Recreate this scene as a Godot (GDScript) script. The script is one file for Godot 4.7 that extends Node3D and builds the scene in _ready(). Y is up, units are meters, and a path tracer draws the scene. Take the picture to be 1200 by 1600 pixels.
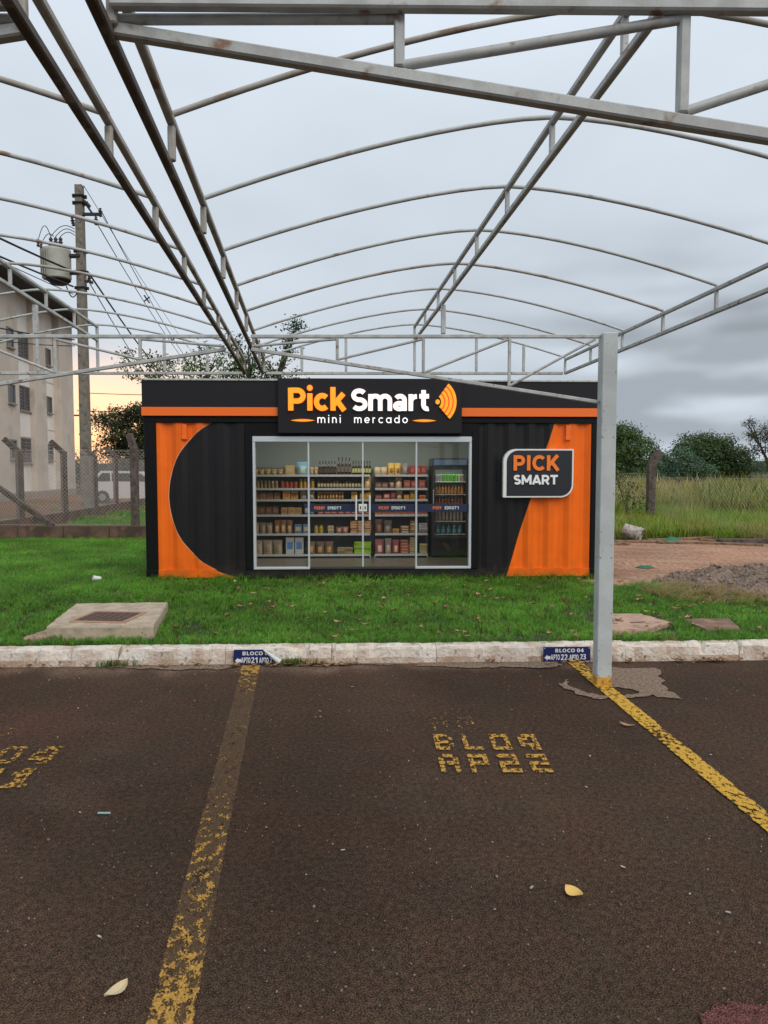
extends Node3D

# ------------------------------------------------------------------ mesh builder
class MB:
	var v := PackedVector3Array()
	var n := PackedVector3Array()
	var u := PackedVector2Array()
	var c := PackedColorArray()
	var col := Color.WHITE
	var has_col := false

	func tint(r: float, g: float, b: float) -> void:
		col = Color(r, g, b)
		has_col = true

	func tri3(p0: Vector3, p1: Vector3, p2: Vector3, n0: Vector3, n1: Vector3, n2: Vector3, u0 := Vector2.ZERO, u1 := Vector2.ZERO, u2 := Vector2.ZERO) -> void:
		if (p1 - p0).cross(p2 - p0).dot(n0 + n1 + n2) > 0.0:
			v.append(p0); v.append(p2); v.append(p1)
			n.append(n0); n.append(n2); n.append(n1)
			u.append(u0); u.append(u2); u.append(u1)
		else:
			v.append(p0); v.append(p1); v.append(p2)
			n.append(n0); n.append(n1); n.append(n2)
			u.append(u0); u.append(u1); u.append(u2)
		c.append(col); c.append(col); c.append(col)

	func tri(p0: Vector3, p1: Vector3, p2: Vector3, towards: Vector3, u0 := Vector2.ZERO, u1 := Vector2.ZERO, u2 := Vector2.ZERO) -> void:
		var nn := (p1 - p0).cross(p2 - p0)
		if nn.length_squared() < 1e-16:
			return
		nn = nn.normalized()
		if nn.dot(towards) < 0.0:
			nn = -nn
		tri3(p0, p1, p2, nn, nn, nn, u0, u1, u2)

	func quad(p0: Vector3, p1: Vector3, p2: Vector3, p3: Vector3, towards: Vector3, u0 := Vector2(0, 1), u1 := Vector2(1, 1), u2 := Vector2(1, 0), u3 := Vector2(0, 0)) -> void:
		tri(p0, p1, p2, towards, u0, u1, u2)
		tri(p0, p2, p3, towards, u0, u2, u3)

	# chamfered box
	func box(xf: Transform3D, size: Vector3, b := 0.0) -> void:
		var h := size * 0.5
		b = minf(b, minf(h.x, minf(h.y, h.z)) * 0.6)
		var o := xf.origin
		for ax in 3:
			var a1 := (ax + 1) % 3
			var a2 := (ax + 2) % 3
			for s in [-1.0, 1.0]:
				var q := []
				for k in [[-1.0, -1.0], [1.0, -1.0], [1.0, 1.0], [-1.0, 1.0]]:
					var p := Vector3.ZERO
					p[ax] = s * h[ax]
					p[a1] = k[0] * (h[a1] - b)
					p[a2] = k[1] * (h[a2] - b)
					q.append(xf * p)
				quad(q[0], q[1], q[2], q[3], xf.basis[ax] * s)
			if b > 0.0:
				for s1 in [-1.0, 1.0]:
					for s2 in [-1.0, 1.0]:
						var e := []
						for k in [[0, -1.0], [0, 1.0], [1, 1.0], [1, -1.0]]:
							var p := Vector3.ZERO
							p[ax] = k[1] * (h[ax] - b)
							p[a1] = s1 * (h[a1] - (b if k[0] == 1 else 0.0))
							p[a2] = s2 * (h[a2] - (b if k[0] == 0 else 0.0))
							e.append(xf * p)
						quad(e[0], e[1], e[2], e[3], (e[0] + e[2]) * 0.5 - o)
		if b > 0.0:
			for sx in [-1.0, 1.0]:
				for sy in [-1.0, 1.0]:
					for sz in [-1.0, 1.0]:
						tri(xf * Vector3(sx * h.x, sy * (h.y - b), sz * (h.z - b)), xf * Vector3(sx * (h.x - b), sy * h.y, sz * (h.z - b)), xf * Vector3(sx * (h.x - b), sy * (h.y - b), sz * h.z), xf.basis * Vector3(sx, sy, sz))

	func bx(x0: float, x1: float, y0: float, y1: float, z0: float, z1: float, b := 0.0) -> void:
		box(Transform3D(Basis(), Vector3((x0 + x1) * 0.5, (y0 + y1) * 0.5, (z0 + z1) * 0.5)), Vector3(absf(x1 - x0), absf(y1 - y0), absf(z1 - z0)), b)

	# rectangular bar between two points: w across, h along "up"
	func bar(p0: Vector3, p1: Vector3, w: float, h: float, b := 0.004, up := Vector3.UP) -> void:
		var d := (p1 - p0).normalized()
		if absf(d.dot(up)) > 0.98:
			up = Vector3(0, 0, 1)
		var s := d.cross(up).normalized()
		var t := s.cross(d).normalized()
		box(Transform3D(Basis(s, t, d), (p0 + p1) * 0.5), Vector3(w, h, p0.distance_to(p1)), b)

	func tube(pts: Array, r0: float, r1 := -1.0, sides := 8, caps := true) -> void:
		if r1 < 0.0:
			r1 = r0
		var m := pts.size()
		var rings := []
		var dirs := []
		var side := Vector3.ZERO
		for i in m:
			var d: Vector3 = (pts[mini(i + 1, m - 1)] - pts[maxi(i - 1, 0)]).normalized()
			if side == Vector3.ZERO:
				side = d.cross(Vector3.UP if absf(d.y) < 0.9 else Vector3.RIGHT).normalized()
			side = (side - d * side.dot(d)).normalized()
			var t := side.cross(d)
			var r := lerpf(r0, r1, float(i) / maxf(1.0, m - 1.0))
			var ring := []
			for k in sides:
				var a := TAU * k / sides
				ring.append([pts[i] + (side * cos(a) + t * sin(a)) * r, side * cos(a) + t * sin(a)])
			rings.append(ring)
			dirs.append(d)
		for i in m - 1:
			for k in sides:
				var a = rings[i][k]
				var b = rings[i][(k + 1) % sides]
				var cc = rings[i + 1][(k + 1) % sides]
				var d = rings[i + 1][k]
				tri3(a[0], b[0], cc[0], a[1], b[1], cc[1])
				tri3(a[0], cc[0], d[0], a[1], cc[1], d[1])
		if caps:
			for k in sides:
				tri(pts[0], rings[0][k][0], rings[0][(k + 1) % sides][0], -dirs[0])
				tri(pts[m - 1], rings[m - 1][k][0], rings[m - 1][(k + 1) % sides][0], dirs[m - 1])

	# turned shape round the local y axis: profile of (radius, height)
	func lathe(xf: Transform3D, prof: Array, sides := 10) -> void:
		for i in prof.size() - 1:
			var a: Vector2 = prof[i]
			var b: Vector2 = prof[i + 1]
			var sl := Vector2(b.y - a.y, a.x - b.x).normalized()
			for k in sides:
				var t0 := TAU * k / sides
				var t1 := TAU * (k + 1) / sides
				var d0 := Vector3(cos(t0), 0, sin(t0))
				var d1 := Vector3(cos(t1), 0, sin(t1))
				var n0 := (xf.basis * (d0 * sl.x + Vector3.UP * sl.y)).normalized()
				var n1 := (xf.basis * (d1 * sl.x + Vector3.UP * sl.y)).normalized()
				var p0 := xf * (d0 * a.x + Vector3.UP * a.y)
				var p1 := xf * (d1 * a.x + Vector3.UP * a.y)
				var p2 := xf * (d1 * b.x + Vector3.UP * b.y)
				var p3 := xf * (d0 * b.x + Vector3.UP * b.y)
				if a.x > 1e-6:
					tri3(p0, p1, p2, n0, n1, n1)
				if b.x > 1e-6:
					tri3(p0, p2, p3, n0, n1, n0)

	# a flat outline pulled out to a slab between z0 and z1 (local z)
	func slab(xf: Transform3D, poly: PackedVector2Array, z0: float, z1: float) -> void:
		var ids := Geometry2D.triangulate_polygon(poly)
		var nz := xf.basis.z.normalized()
		for k in range(0, ids.size(), 3):
			for z in [z0, z1]:
				var q := []
				for j in 3:
					var p := poly[ids[k + j]]
					q.append(xf * Vector3(p.x, p.y, z))
				tri(q[0], q[1], q[2], nz * (1.0 if z == maxf(z0, z1) else -1.0))
		var ccw := not Geometry2D.is_polygon_clockwise(poly)
		for k in poly.size():
			var a := poly[k]
			var b := poly[(k + 1) % poly.size()]
			var o := Vector2(b.y - a.y, a.x - b.x) * (1.0 if ccw else -1.0)
			quad(xf * Vector3(a.x, a.y, z0), xf * Vector3(b.x, b.y, z0), xf * Vector3(b.x, b.y, z1), xf * Vector3(a.x, a.y, z1), xf.basis * Vector3(o.x, o.y, 0))

	# stroke of constant width along a 2-D line, front at z1
	func ribbon(xf: Transform3D, pts: PackedVector2Array, w: float, z0: float, z1: float, closed := false) -> void:
		var m := pts.size()
		var l := []
		var r := []
		for i in m:
			var a := pts[(i - 1 + m) % m] if closed else pts[maxi(i - 1, 0)]
			var b := pts[(i + 1) % m] if closed else pts[mini(i + 1, m - 1)]
			var d0 := (pts[i] - a).normalized()
			var d1 := (b - pts[i]).normalized()
			if d0 == Vector2.ZERO:
				d0 = d1
			if d1 == Vector2.ZERO:
				d1 = d0
			var t := (d0 + d1).normalized()
			var nn := Vector2(-t.y, t.x)
			var k := w * 0.5 / maxf(0.4, nn.dot(Vector2(-d0.y, d0.x)))
			l.append(pts[i] + nn * k)
			r.append(pts[i] - nn * k)
		var nz := xf.basis.z
		for i in (m if closed else m - 1):
			var j := (i + 1) % m
			var q := [l[i], r[i], r[j], l[j]]
			var f := []
			var g := []
			for p in q:
				f.append(xf * Vector3(p.x, p.y, z1))
				g.append(xf * Vector3(p.x, p.y, z0))
			quad(f[0], f[1], f[2], f[3], nz)
			quad(f[0], f[3], g[3], g[0], f[0] - f[1])
			quad(f[1], f[2], g[2], g[1], f[1] - f[0])
			if not closed and i == 0:
				quad(f[0], f[1], g[1], g[0], f[0] - f[3])
			if not closed and i == m - 2:
				quad(f[2], f[3], g[3], g[2], f[3] - f[0])

	func mesh(m: Material) -> ArrayMesh:
		var a := []
		a.resize(Mesh.ARRAY_MAX)
		a[Mesh.ARRAY_VERTEX] = v
		a[Mesh.ARRAY_NORMAL] = n
		a[Mesh.ARRAY_TEX_UV] = u
		if has_col:
			a[Mesh.ARRAY_COLOR] = c
		var am := ArrayMesh.new()
		am.add_surface_from_arrays(Mesh.PRIMITIVE_TRIANGLES, a)
		am.surface_set_material(0, m)
		return am

# ------------------------------------------------------------------ scene helpers
var used := {}
var rng := RandomNumberGenerator.new()
var M := {}

func numbered(called: String) -> String:
	var k: int = used.get(called, -1) + 1
	used[called] = k
	return called if k == 0 else "%s_%03d" % [called, k]

func tag(o: Node3D, label: String, category: String, group := "") -> Node3D:
	o.set_meta("label", label)
	o.set_meta("category", category)
	if group:
		o.set_meta("group", group)
	return o

func thing(called: String, label: String, category: String, at := Vector3.ZERO, turn := 0.0, group := "") -> Node3D:
	var o := Node3D.new()
	o.name = numbered(called)
	o.position = at
	o.rotation.y = turn
	add_child(o)
	return tag(o, label, category, group)

func put(called: String, mb: MB, m: Material, parent: Node3D = null) -> MeshInstance3D:
	var o := MeshInstance3D.new()
	o.mesh = mb.mesh(m)
	if parent == null:
		o.name = numbered(called)
		add_child(o)
	else:
		o.name = called
		parent.add_child(o, true)
	return o

func put_at(called: String, mb: MB, m: Material, at: Vector3, turn: float, label: String, category: String, group := "") -> MeshInstance3D:
	var o := put(called, mb, m)
	o.position = at
	o.rotation.y = turn
	tag(o, label, category, group)
	return o

func structure(o: Node3D) -> Node3D:
	o.set_meta("kind", "structure")
	return o

func copy(o: Node3D, called: String, label: String, group: String) -> Node3D:
	var r: Node3D = o.duplicate()
	r.name = numbered(called)
	add_child(r)
	r.set_meta("label", label)
	if group:
		r.set_meta("group", group)
	return r

func lin(r: float, g: float, b: float) -> Color:
	return Color(r, g, b).linear_to_srgb()

func mat(r: float, g: float, b: float, rough := 0.8, metal := 0.0) -> StandardMaterial3D:
	var m := StandardMaterial3D.new()
	m.albedo_color = lin(r, g, b)
	m.roughness = rough
	m.metallic = metal
	return m

func glow(r: float, g: float, b: float, e := 1.0) -> StandardMaterial3D:
	var m := mat(r * 0.7, g * 0.7, b * 0.7, 0.5)
	m.emission_enabled = true
	m.emission = lin(r, g, b)
	m.emission_energy_multiplier = e
	return m

func vcol(rough := 0.9) -> StandardMaterial3D:
	var m := StandardMaterial3D.new()
	m.vertex_color_use_as_albedo = true
	m.roughness = rough
	return m

func noise(s: int, freq: float, oct := 4, kind := FastNoiseLite.TYPE_SIMPLEX_SMOOTH) -> FastNoiseLite:
	var f := FastNoiseLite.new()
	f.seed = s
	f.frequency = freq
	f.noise_type = kind
	f.fractal_octaves = oct
	return f

func nbytes(size: int, s: int, freq: float, oct := 4, kind := FastNoiseLite.TYPE_SIMPLEX_SMOOTH) -> PackedByteArray:
	var im := noise(s, freq, oct, kind).get_seamless_image(size, size)
	im.convert(Image.FORMAT_L8)
	return im.get_data()

# colour texture from linear stops: base, a second tone, and patches of a third where a noise passes a threshold
func blend_tex(size: int, s: int, c0: Color, c1: Color, f1: float, c2: Color, f2: float, at2: float, soft := 18.0, grain := 0.12) -> ImageTexture:
	var a := nbytes(size, s, f1, 5)
	var b := nbytes(size, s + 7, f2, 5)
	var g := nbytes(size, s + 13, 0.35, 2)
	var d := PackedByteArray()
	d.resize(size * size * 3)
	for i in size * size:
		var t := smoothstep(0.25, 0.75, a[i] / 255.0)
		var p := clampf((b[i] - at2 * 255.0) / soft, 0.0, 1.0)
		var k := 1.0 + grain * (g[i] / 127.5 - 1.0)
		var q := c0.lerp(c1, t).lerp(c2, p) * k
		q = q.linear_to_srgb()
		d[i * 3] = clampi(int(q.r * 255.0), 0, 255)
		d[i * 3 + 1] = clampi(int(q.g * 255.0), 0, 255)
		d[i * 3 + 2] = clampi(int(q.b * 255.0), 0, 255)
	return ImageTexture.create_from_image(Image.create_from_data(size, size, false, Image.FORMAT_RGB8, d))

func tri_mat(t: Texture2D, scale: float, rough := 0.8, metal := 0.0, relief: Texture2D = null, cm := 0.0) -> StandardMaterial3D:
	var m := StandardMaterial3D.new()
	m.albedo_texture = t
	m.uv1_triplanar = true
	m.uv1_world_triplanar = true
	m.uv1_scale = Vector3.ONE * scale
	m.roughness = rough
	m.metallic = metal
	if relief:
		m.heightmap_enabled = true
		m.heightmap_texture = relief
		m.heightmap_scale = cm
	return m

func grey_tex(size: int, d: PackedByteArray) -> ImageTexture:
	return ImageTexture.create_from_image(Image.create_from_data(size, size, false, Image.FORMAT_L8, d))

func arc(cx: float, cy: float, rx: float, ry: float, a0: float, a1: float, steps := 14) -> PackedVector2Array:
	var p := PackedVector2Array()
	for i in steps + 1:
		var a := deg_to_rad(lerpf(a0, a1, float(i) / steps))
		p.append(Vector2(cx + cos(a) * rx, cy + sin(a) * ry))
	return p

func pl(list: Array) -> PackedVector2Array:
	var p := PackedVector2Array()
	for q in list:
		p.append(Vector2(q[0], q[1]))
	return p

# stroke letters, capital height 1: returns [strokes, advance]
func glyph(ch: String, t: float) -> Array:
	var h := t * 0.5
	var x := 0.76
	var s := []
	var adv := 0.7
	match ch:
		"P":
			s = [pl([[h, 0], [h, 1]]), pl([[h, 1 - h], [0.42, 1 - h]]) + arc(0.42, 0.655, 0.345 - h * 0.75, 0.345 - h, 88, -88) + pl([[0.42, 0.31 + h], [h, 0.31 + h]])]
			adv = 0.80
		"I":
			s = [pl([[h, 0], [h, 1]])]
			adv = t
		"i":
			s = [pl([[h, 0], [h, x]]), arc(h, 1.0, h * 0.52, h * 0.52, 0, 330, 11)]
			adv = t
		"C":
			s = [arc(0.5, 0.5, 0.5 - h, 0.51 - h, 42, 318, 22)]
			adv = 0.88
		"c":
			s = [arc(x / 2, x / 2, x / 2 - h, x / 2 - h + 0.01, 45, 315, 20)]
			adv = 0.68
		"e":
			s = [arc(x / 2, x / 2, x / 2 - h, x / 2 - h + 0.01, 8, 318, 20), pl([[h, x / 2 - 0.01], [x - h * 0.6, x / 2 - 0.01]])]
			adv = x
		"o":
			s = [arc(x / 2, x / 2, x / 2 - h, x / 2 - h, 0, 343, 21)]
			adv = x
		"d":
			s = [arc(x / 2, x / 2, x / 2 - h, x / 2 - h, 0, 343, 21), pl([[x - h, 0], [x - h, 1.05]])]
			adv = x
		"q":
			s = [arc(x / 2, x / 2, x / 2 - h, x / 2 - h, 0, 343, 21), pl([[x - h, 0], [x - h, x]])]
			adv = x
		"k":
			s = [pl([[h, 0], [h, 1.04]]), pl([[h * 1.2, 0.24], [0.60, x]]), pl([[0.30, 0.44], [0.64, 0]])]
			adv = 0.72
		"K":
			s = [pl([[h, 0], [h, 1]]), pl([[h * 1.2, 0.33], [0.76, 1]]), pl([[0.34, 0.56], [0.80, 0]])]
			adv = 0.90
		"S":
			s = [arc(0.37, 0.705, 0.37 - h, 0.305 - h, 32, 262, 16) + arc(0.37, 0.295, 0.385 - h, 0.31 - h, 82, -148, 16)]
			adv = 0.74
		"m":
			s = [pl([[h, 0], [h, x]]), pl([[h, 0.3]]) + arc(h + 0.23, x - h - 0.20, 0.23, 0.21, 180, 0, 12) + pl([[h + 0.46, 0]]), pl([[h + 0.46, 0.3]]) + arc(h + 0.69, x - h - 0.20, 0.23, 0.21, 180, 0, 12) + pl([[h + 0.92, 0]])]
			adv = 0.92 + t
		"n":
			s = [pl([[h, 0], [h, x]]), pl([[h, 0.3]]) + arc(h + 0.24, x - h - 0.22, 0.24, 0.23, 180, 0, 12) + pl([[h + 0.48, 0]])]
			adv = 0.48 + t
		"a":
			s = [arc(0.32, x - h - 0.17, 0.21, 0.18, 150, 0, 10) + pl([[0.53, 0]]), arc(0.29, 0.215, 0.29 - h * 0.9, 0.215 - h * 0.85, 0, 338, 16)]
			adv = 0.66
		"r":
			s = [pl([[h, 0], [h, x]]), pl([[h, 0.3]]) + arc(h + 0.28, x - h - 0.27, 0.28, 0.27, 180, 88, 8)]
			adv = 0.44
		"t":
			s = [pl([[0.2, 0.95], [0.2, 0.3]]) + arc(0.38, 0.1 + h + 0.08, 0.18, 0.19, 190, 290, 8), pl([[0.0, x - h * 0.9], [0.46, x - h * 0.9]])]
			adv = 0.5
		"M":
			s = [pl([[h, 0], [h, 1]]), pl([[1.05 - h, 0], [1.05 - h, 1]]), pl([[h, 0.96], [0.525, 0.24]]), pl([[1.05 - h, 0.96], [0.525, 0.24]])]
			adv = 1.05
		"A":
			s = [pl([[h * 0.6, 0], [0.45, 0.98]]), pl([[0.90 - h * 0.6, 0], [0.45, 0.98]]), pl([[0.2, 0.26], [0.7, 0.26]])]
			adv = 0.90
		"R":
			s = [pl([[h, 0], [h, 1]]), pl([[h, 1 - h], [0.42, 1 - h]]) + arc(0.42, 0.655, 0.345 - h * 0.75, 0.345 - h, 88, -88) + pl([[0.42, 0.31 + h], [h, 0.31 + h]]), pl([[0.46, 0.36], [0.72, 0]])]
			adv = 0.82
		"T":
			s = [pl([[0, 1 - h], [0.78, 1 - h]]), pl([[0.39, 0], [0.39, 1 - h]])]
			adv = 0.78
	return [s, adv]

# letters as separate raised pieces; edge: a slightly wider darker rim behind each, imitating the halo of lit letters
func letters(text: String, xf: Transform3D, x0: float, y0: float, size: float, t: float, gap: float, depth: float, m: Material, parent: Node3D, edge: Material = null, squeeze := 1.0) -> void:
	var x := x0
	for ch in text:
		if ch == " ":
			x += 0.42 * size * squeeze
			continue
		var g := glyph(ch, t)
		var mb := MB.new()
		var eb := MB.new()
		var k := 0
		for st in g[0]:
			var q := PackedVector2Array()
			for p in st:
				q.append(Vector2(x + p.x * size * squeeze, y0 + p.y * size))
			var closed: bool = q.size() > 10 and q[0].distance_to(q[q.size() - 1]) < 0.26 * size and (ch in "oaedqi") and k != (1 if ch in "dqe" else (0 if ch == "a" else 9))
			if ch == "e":
				closed = false
			mb.ribbon(xf, q, t * size * (1.0 if ch != "i" or k == 0 else 0.62), 0.0, depth + 0.0005 * k, closed)
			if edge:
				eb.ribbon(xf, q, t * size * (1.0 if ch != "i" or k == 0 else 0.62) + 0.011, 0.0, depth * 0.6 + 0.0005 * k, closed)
			k += 1
		put("letter", mb, m, parent)
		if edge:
			put("letter_halo_rim", eb, edge, parent)
		x += (g[1] + gap) * size * squeeze

func text_mesh(called: String, text: String, height: float, m: Material, parent: Node3D, at: Vector3, stretch := 1.0, bold := true, depth := 0.002) -> MeshInstance3D:
	var f := SystemFont.new()
	f.font_names = PackedStringArray(["Droid Sans"])
	f.font_weight = 700 if bold else 400
	var tm := TextMesh.new()
	tm.text = text
	tm.font = f
	tm.font_size = 32
	tm.pixel_size = height / 32.0 / 0.72
	tm.depth = depth
	tm.curve_step = 2.0
	tm.material = m
	var o := MeshInstance3D.new()
	o.mesh = tm
	o.name = called
	o.position = at
	o.scale = Vector3(stretch, 1, 1)
	parent.add_child(o, true)
	return o

func wire(mb: MB, a: Vector3, b: Vector3, sag: float, r: float, steps := 12, sides := 4) -> void:
	var pts := []
	for i in steps + 1:
		var t := float(i) / steps
		pts.append(a.lerp(b, t) - Vector3(0, sag * 4.0 * t * (1.0 - t), 0))
	mb.tube(pts, r, -1.0, sides, false)

# ------------------------------------------------------------------ the place
# lawn height behind the kerb
func lawn_h(x: float, d: float) -> float:
	var k := 0.125 + 0.045 * smoothstep(6.2, 8.6, d) - 0.03 * smoothstep(9.0, 14.0, d)
	k += hn.get_noise_2d(x, d) * 0.018
	k += 0.02 * smoothstep(20.0, 60.0, d)
	return k

var hn: FastNoiseLite
var dn: FastNoiseLite

func kerb_d(x: float) -> float:
	return 5.954 + 0.036 * x

func dirt(x: float, d: float) -> float:
	var e := dn.get_noise_2d(x * 1.3, d * 1.3) * 1.1
	return smoothstep(-0.35, 0.35, minf(x - 2.9 + e, minf(d - 8.7 + e * 0.7 - (0.6 if x < 5.0 else 0.0), 15.2 + e * 0.5 - d)))

func is_lawn(x: float, d: float) -> bool:
	if d < kerb_d(x) + 0.115:
		return false
	var lx := x + 0.13
	var ld := d - 9.47 - 0.035 * lx
	if absf(lx) < 3.02 and ld > -0.02 and ld < 2.5:
		return false
	if x > 2.06 and d > 8.2 and dirt(x, d) > 0.45:
		return false
	return true

func materials() -> void:
	M.steel = tri_mat(blend_tex(512, 3, Color(0.52, 0.54, 0.53), Color(0.41, 0.42, 0.41), 0.02, Color(0.26, 0.15, 0.09), 0.022, 0.73, 34.0, 0.10), 0.8, 0.55)
	M.steel_rust = tri_mat(blend_tex(512, 23, Color(0.44, 0.43, 0.40), Color(0.35, 0.32, 0.28), 0.02, Color(0.22, 0.105, 0.05), 0.016, 0.63, 50.0, 0.12), 0.6, 0.65)
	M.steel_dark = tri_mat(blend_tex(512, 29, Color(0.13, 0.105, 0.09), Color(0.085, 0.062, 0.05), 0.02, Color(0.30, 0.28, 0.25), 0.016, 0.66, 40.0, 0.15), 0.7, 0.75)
	M.post = tri_mat(blend_tex(512, 5, Color(0.52, 0.56, 0.555), Color(0.47, 0.50, 0.50), 0.006, Color(0.3, 0.2, 0.13), 0.03, 0.82, 20.0, 0.05), 1.1, 0.5)
	M.concrete = tri_mat(blend_tex(512, 31, Color(0.36, 0.31, 0.26), Color(0.24, 0.20, 0.16), 0.012, Color(0.11, 0.09, 0.075), 0.02, 0.66, 30.0, 0.2), 0.9, 0.95)
	M.fence_post = tri_mat(blend_tex(256, 37, Color(0.13, 0.10, 0.085), Color(0.085, 0.065, 0.055), 0.02, Color(0.06, 0.045, 0.04), 0.03, 0.62, 30.0, 0.2), 0.8, 0.95)
	M.low_wall = tri_mat(blend_tex(256, 41, Color(0.12, 0.075, 0.055), Color(0.07, 0.045, 0.035), 0.015, Color(0.17, 0.09, 0.06), 0.02, 0.62, 40.0, 0.2), 0.5, 0.95)
	M.wire = mat(0.52, 0.47, 0.44, 0.6)
	M.cable = mat(0.02, 0.02, 0.022, 0.7)
	M.black = mat(0.007, 0.0068, 0.0078, 0.42)
	M.black.metallic_specular = 0.3
	M.board = mat(0.019, 0.0185, 0.022, 0.5)
	M.board.metallic_specular = 0.3
	M.orange = mat(0.95, 0.165, 0.013, 0.45)
	M.alu = mat(0.66, 0.70, 0.74, 0.32, 0.35)
	M.white = mat(0.78, 0.78, 0.77, 0.5)
	M.navy = mat(0.012, 0.02, 0.06, 0.5)
	M.glass = mat(0.1, 0.12, 0.11, 0.02)
	M.glass.albedo_color.a = 0.03
	M.glass.transparency = BaseMaterial3D.TRANSPARENCY_ALPHA
	M.inside = mat(0.30, 0.37, 0.33, 0.8)
	M.shelf = mat(0.22, 0.24, 0.26, 0.45, 0.2)
	M.shelf_back = mat(0.17, 0.18, 0.18, 0.7)
	M.bark = tri_mat(blend_tex(256, 51, Color(0.09, 0.07, 0.055), Color(0.05, 0.04, 0.03), 0.03, Color(0.12, 0.1, 0.08), 0.04, 0.6, 30.0, 0.3), 1.0, 0.95)
	M.leaf = vcol(0.6)
	M.leaf.backlight_enabled = true
	M.leaf.backlight = lin(0.25, 0.25, 0.1)
	M.grass = vcol(0.55)
	M.grass.backlight_enabled = true
	M.grass.backlight = lin(0.85, 0.85, 0.5)
	M.vcol = vcol(0.9)
	M.wood = tri_mat(blend_tex(256, 61, Color(0.30, 0.18, 0.10), Color(0.17, 0.10, 0.06), 0.02, Color(0.09, 0.06, 0.045), 0.03, 0.62, 30.0, 0.25), 1.0, 0.9)
	M.iron = tri_mat(blend_tex(256, 71, Color(0.12, 0.075, 0.055), Color(0.07, 0.045, 0.035), 0.05, Color(0.2, 0.09, 0.05), 0.05, 0.6, 30.0, 0.25), 2.0, 0.8)
	# soil multiplied by the vertex colours of the terrain
	var ss := 512
	var s1 := nbytes(ss, 81, 0.03, 5)
	var s2 := nbytes(ss, 82, 0.2, 3)
	var sd := PackedByteArray()
	sd.resize(ss * ss)
	for i in ss * ss:
		sd[i] = clampi(int(110 + (s1[i] - 128) * 0.45 + (s2[i] - 128) * 0.5 + 70), 40, 255)
	var stx := grey_tex(ss, sd)
	M.soil = tri_mat(stx, 0.7, 0.95, 0.0, stx, 1.0)
	M.soil.vertex_color_use_as_albedo = true
	# asphalt: coarse stones in binder
	var sz := 1024
	var a1 := nbytes(sz, 91, 0.055, 2, FastNoiseLite.TYPE_CELLULAR)
	var a2 := nbytes(sz, 92, 0.16, 3)
	var a3 := nbytes(sz, 93, 0.035, 5)
	var a4 := nbytes(sz, 94, 0.32, 1)
	var hd := PackedByteArray()
	hd.resize(sz * sz)
	var cd := PackedByteArray()
	cd.resize(sz * sz * 3)
	for i in sz * sz:
		var st := 1.0 - a1[i] / 255.0
		var e := a2[i] / 255.0
		var hh := clampf(0.12 + 0.16 * st + 0.62 * e + 0.16 * (a3[i] / 255.0 - 0.5), 0.0, 1.0)
		hd[i] = int(hh * 255.0)
		var k := 0.40 + 0.42 * smoothstep(0.2, 0.8, hh) + 0.14 * (a3[i] / 255.0 - 0.5) + 0.26 * (e - 0.5)
		var sp := clampf((a4[i] - 205.0) / 30.0, 0.0, 1.0)
		k += sp * 0.38
		k = clampf(k, 0.12, 1.0)
		var q := Color(k, k * (0.985 + 0.03 * sp), k * (0.96 + 0.06 * sp))
		cd[i * 3] = int(q.r * 255.0)
		cd[i * 3 + 1] = int(q.g * 255.0)
		cd[i * 3 + 2] = clampi(int(q.b * 255.0), 0, 255)
	M.asphalt = tri_mat(ImageTexture.create_from_image(Image.create_from_data(sz, sz, false, Image.FORMAT_RGB8, cd)), 0.72, 0.93, 0.0, grey_tex(sz, hd), 1.7)
	M.asphalt.vertex_color_use_as_albedo = true
	M.asphalt.metallic_specular = 0.3
	M.patch = M.asphalt.duplicate()
	# kerb: whitewash, chipped and stained
	M.kerb = tri_mat(blend_tex(512, 101, Color(0.74, 0.69, 0.62), Color(0.66, 0.57, 0.49), 0.014, Color(0.24, 0.16, 0.11), 0.03, 0.72, 40.0, 0.16), 0.8, 0.9, 0.0, grey_tex(512, nbytes(512, 105, 0.06, 4)), 0.9)
	M.kerb.vertex_color_use_as_albedo = true

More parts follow.
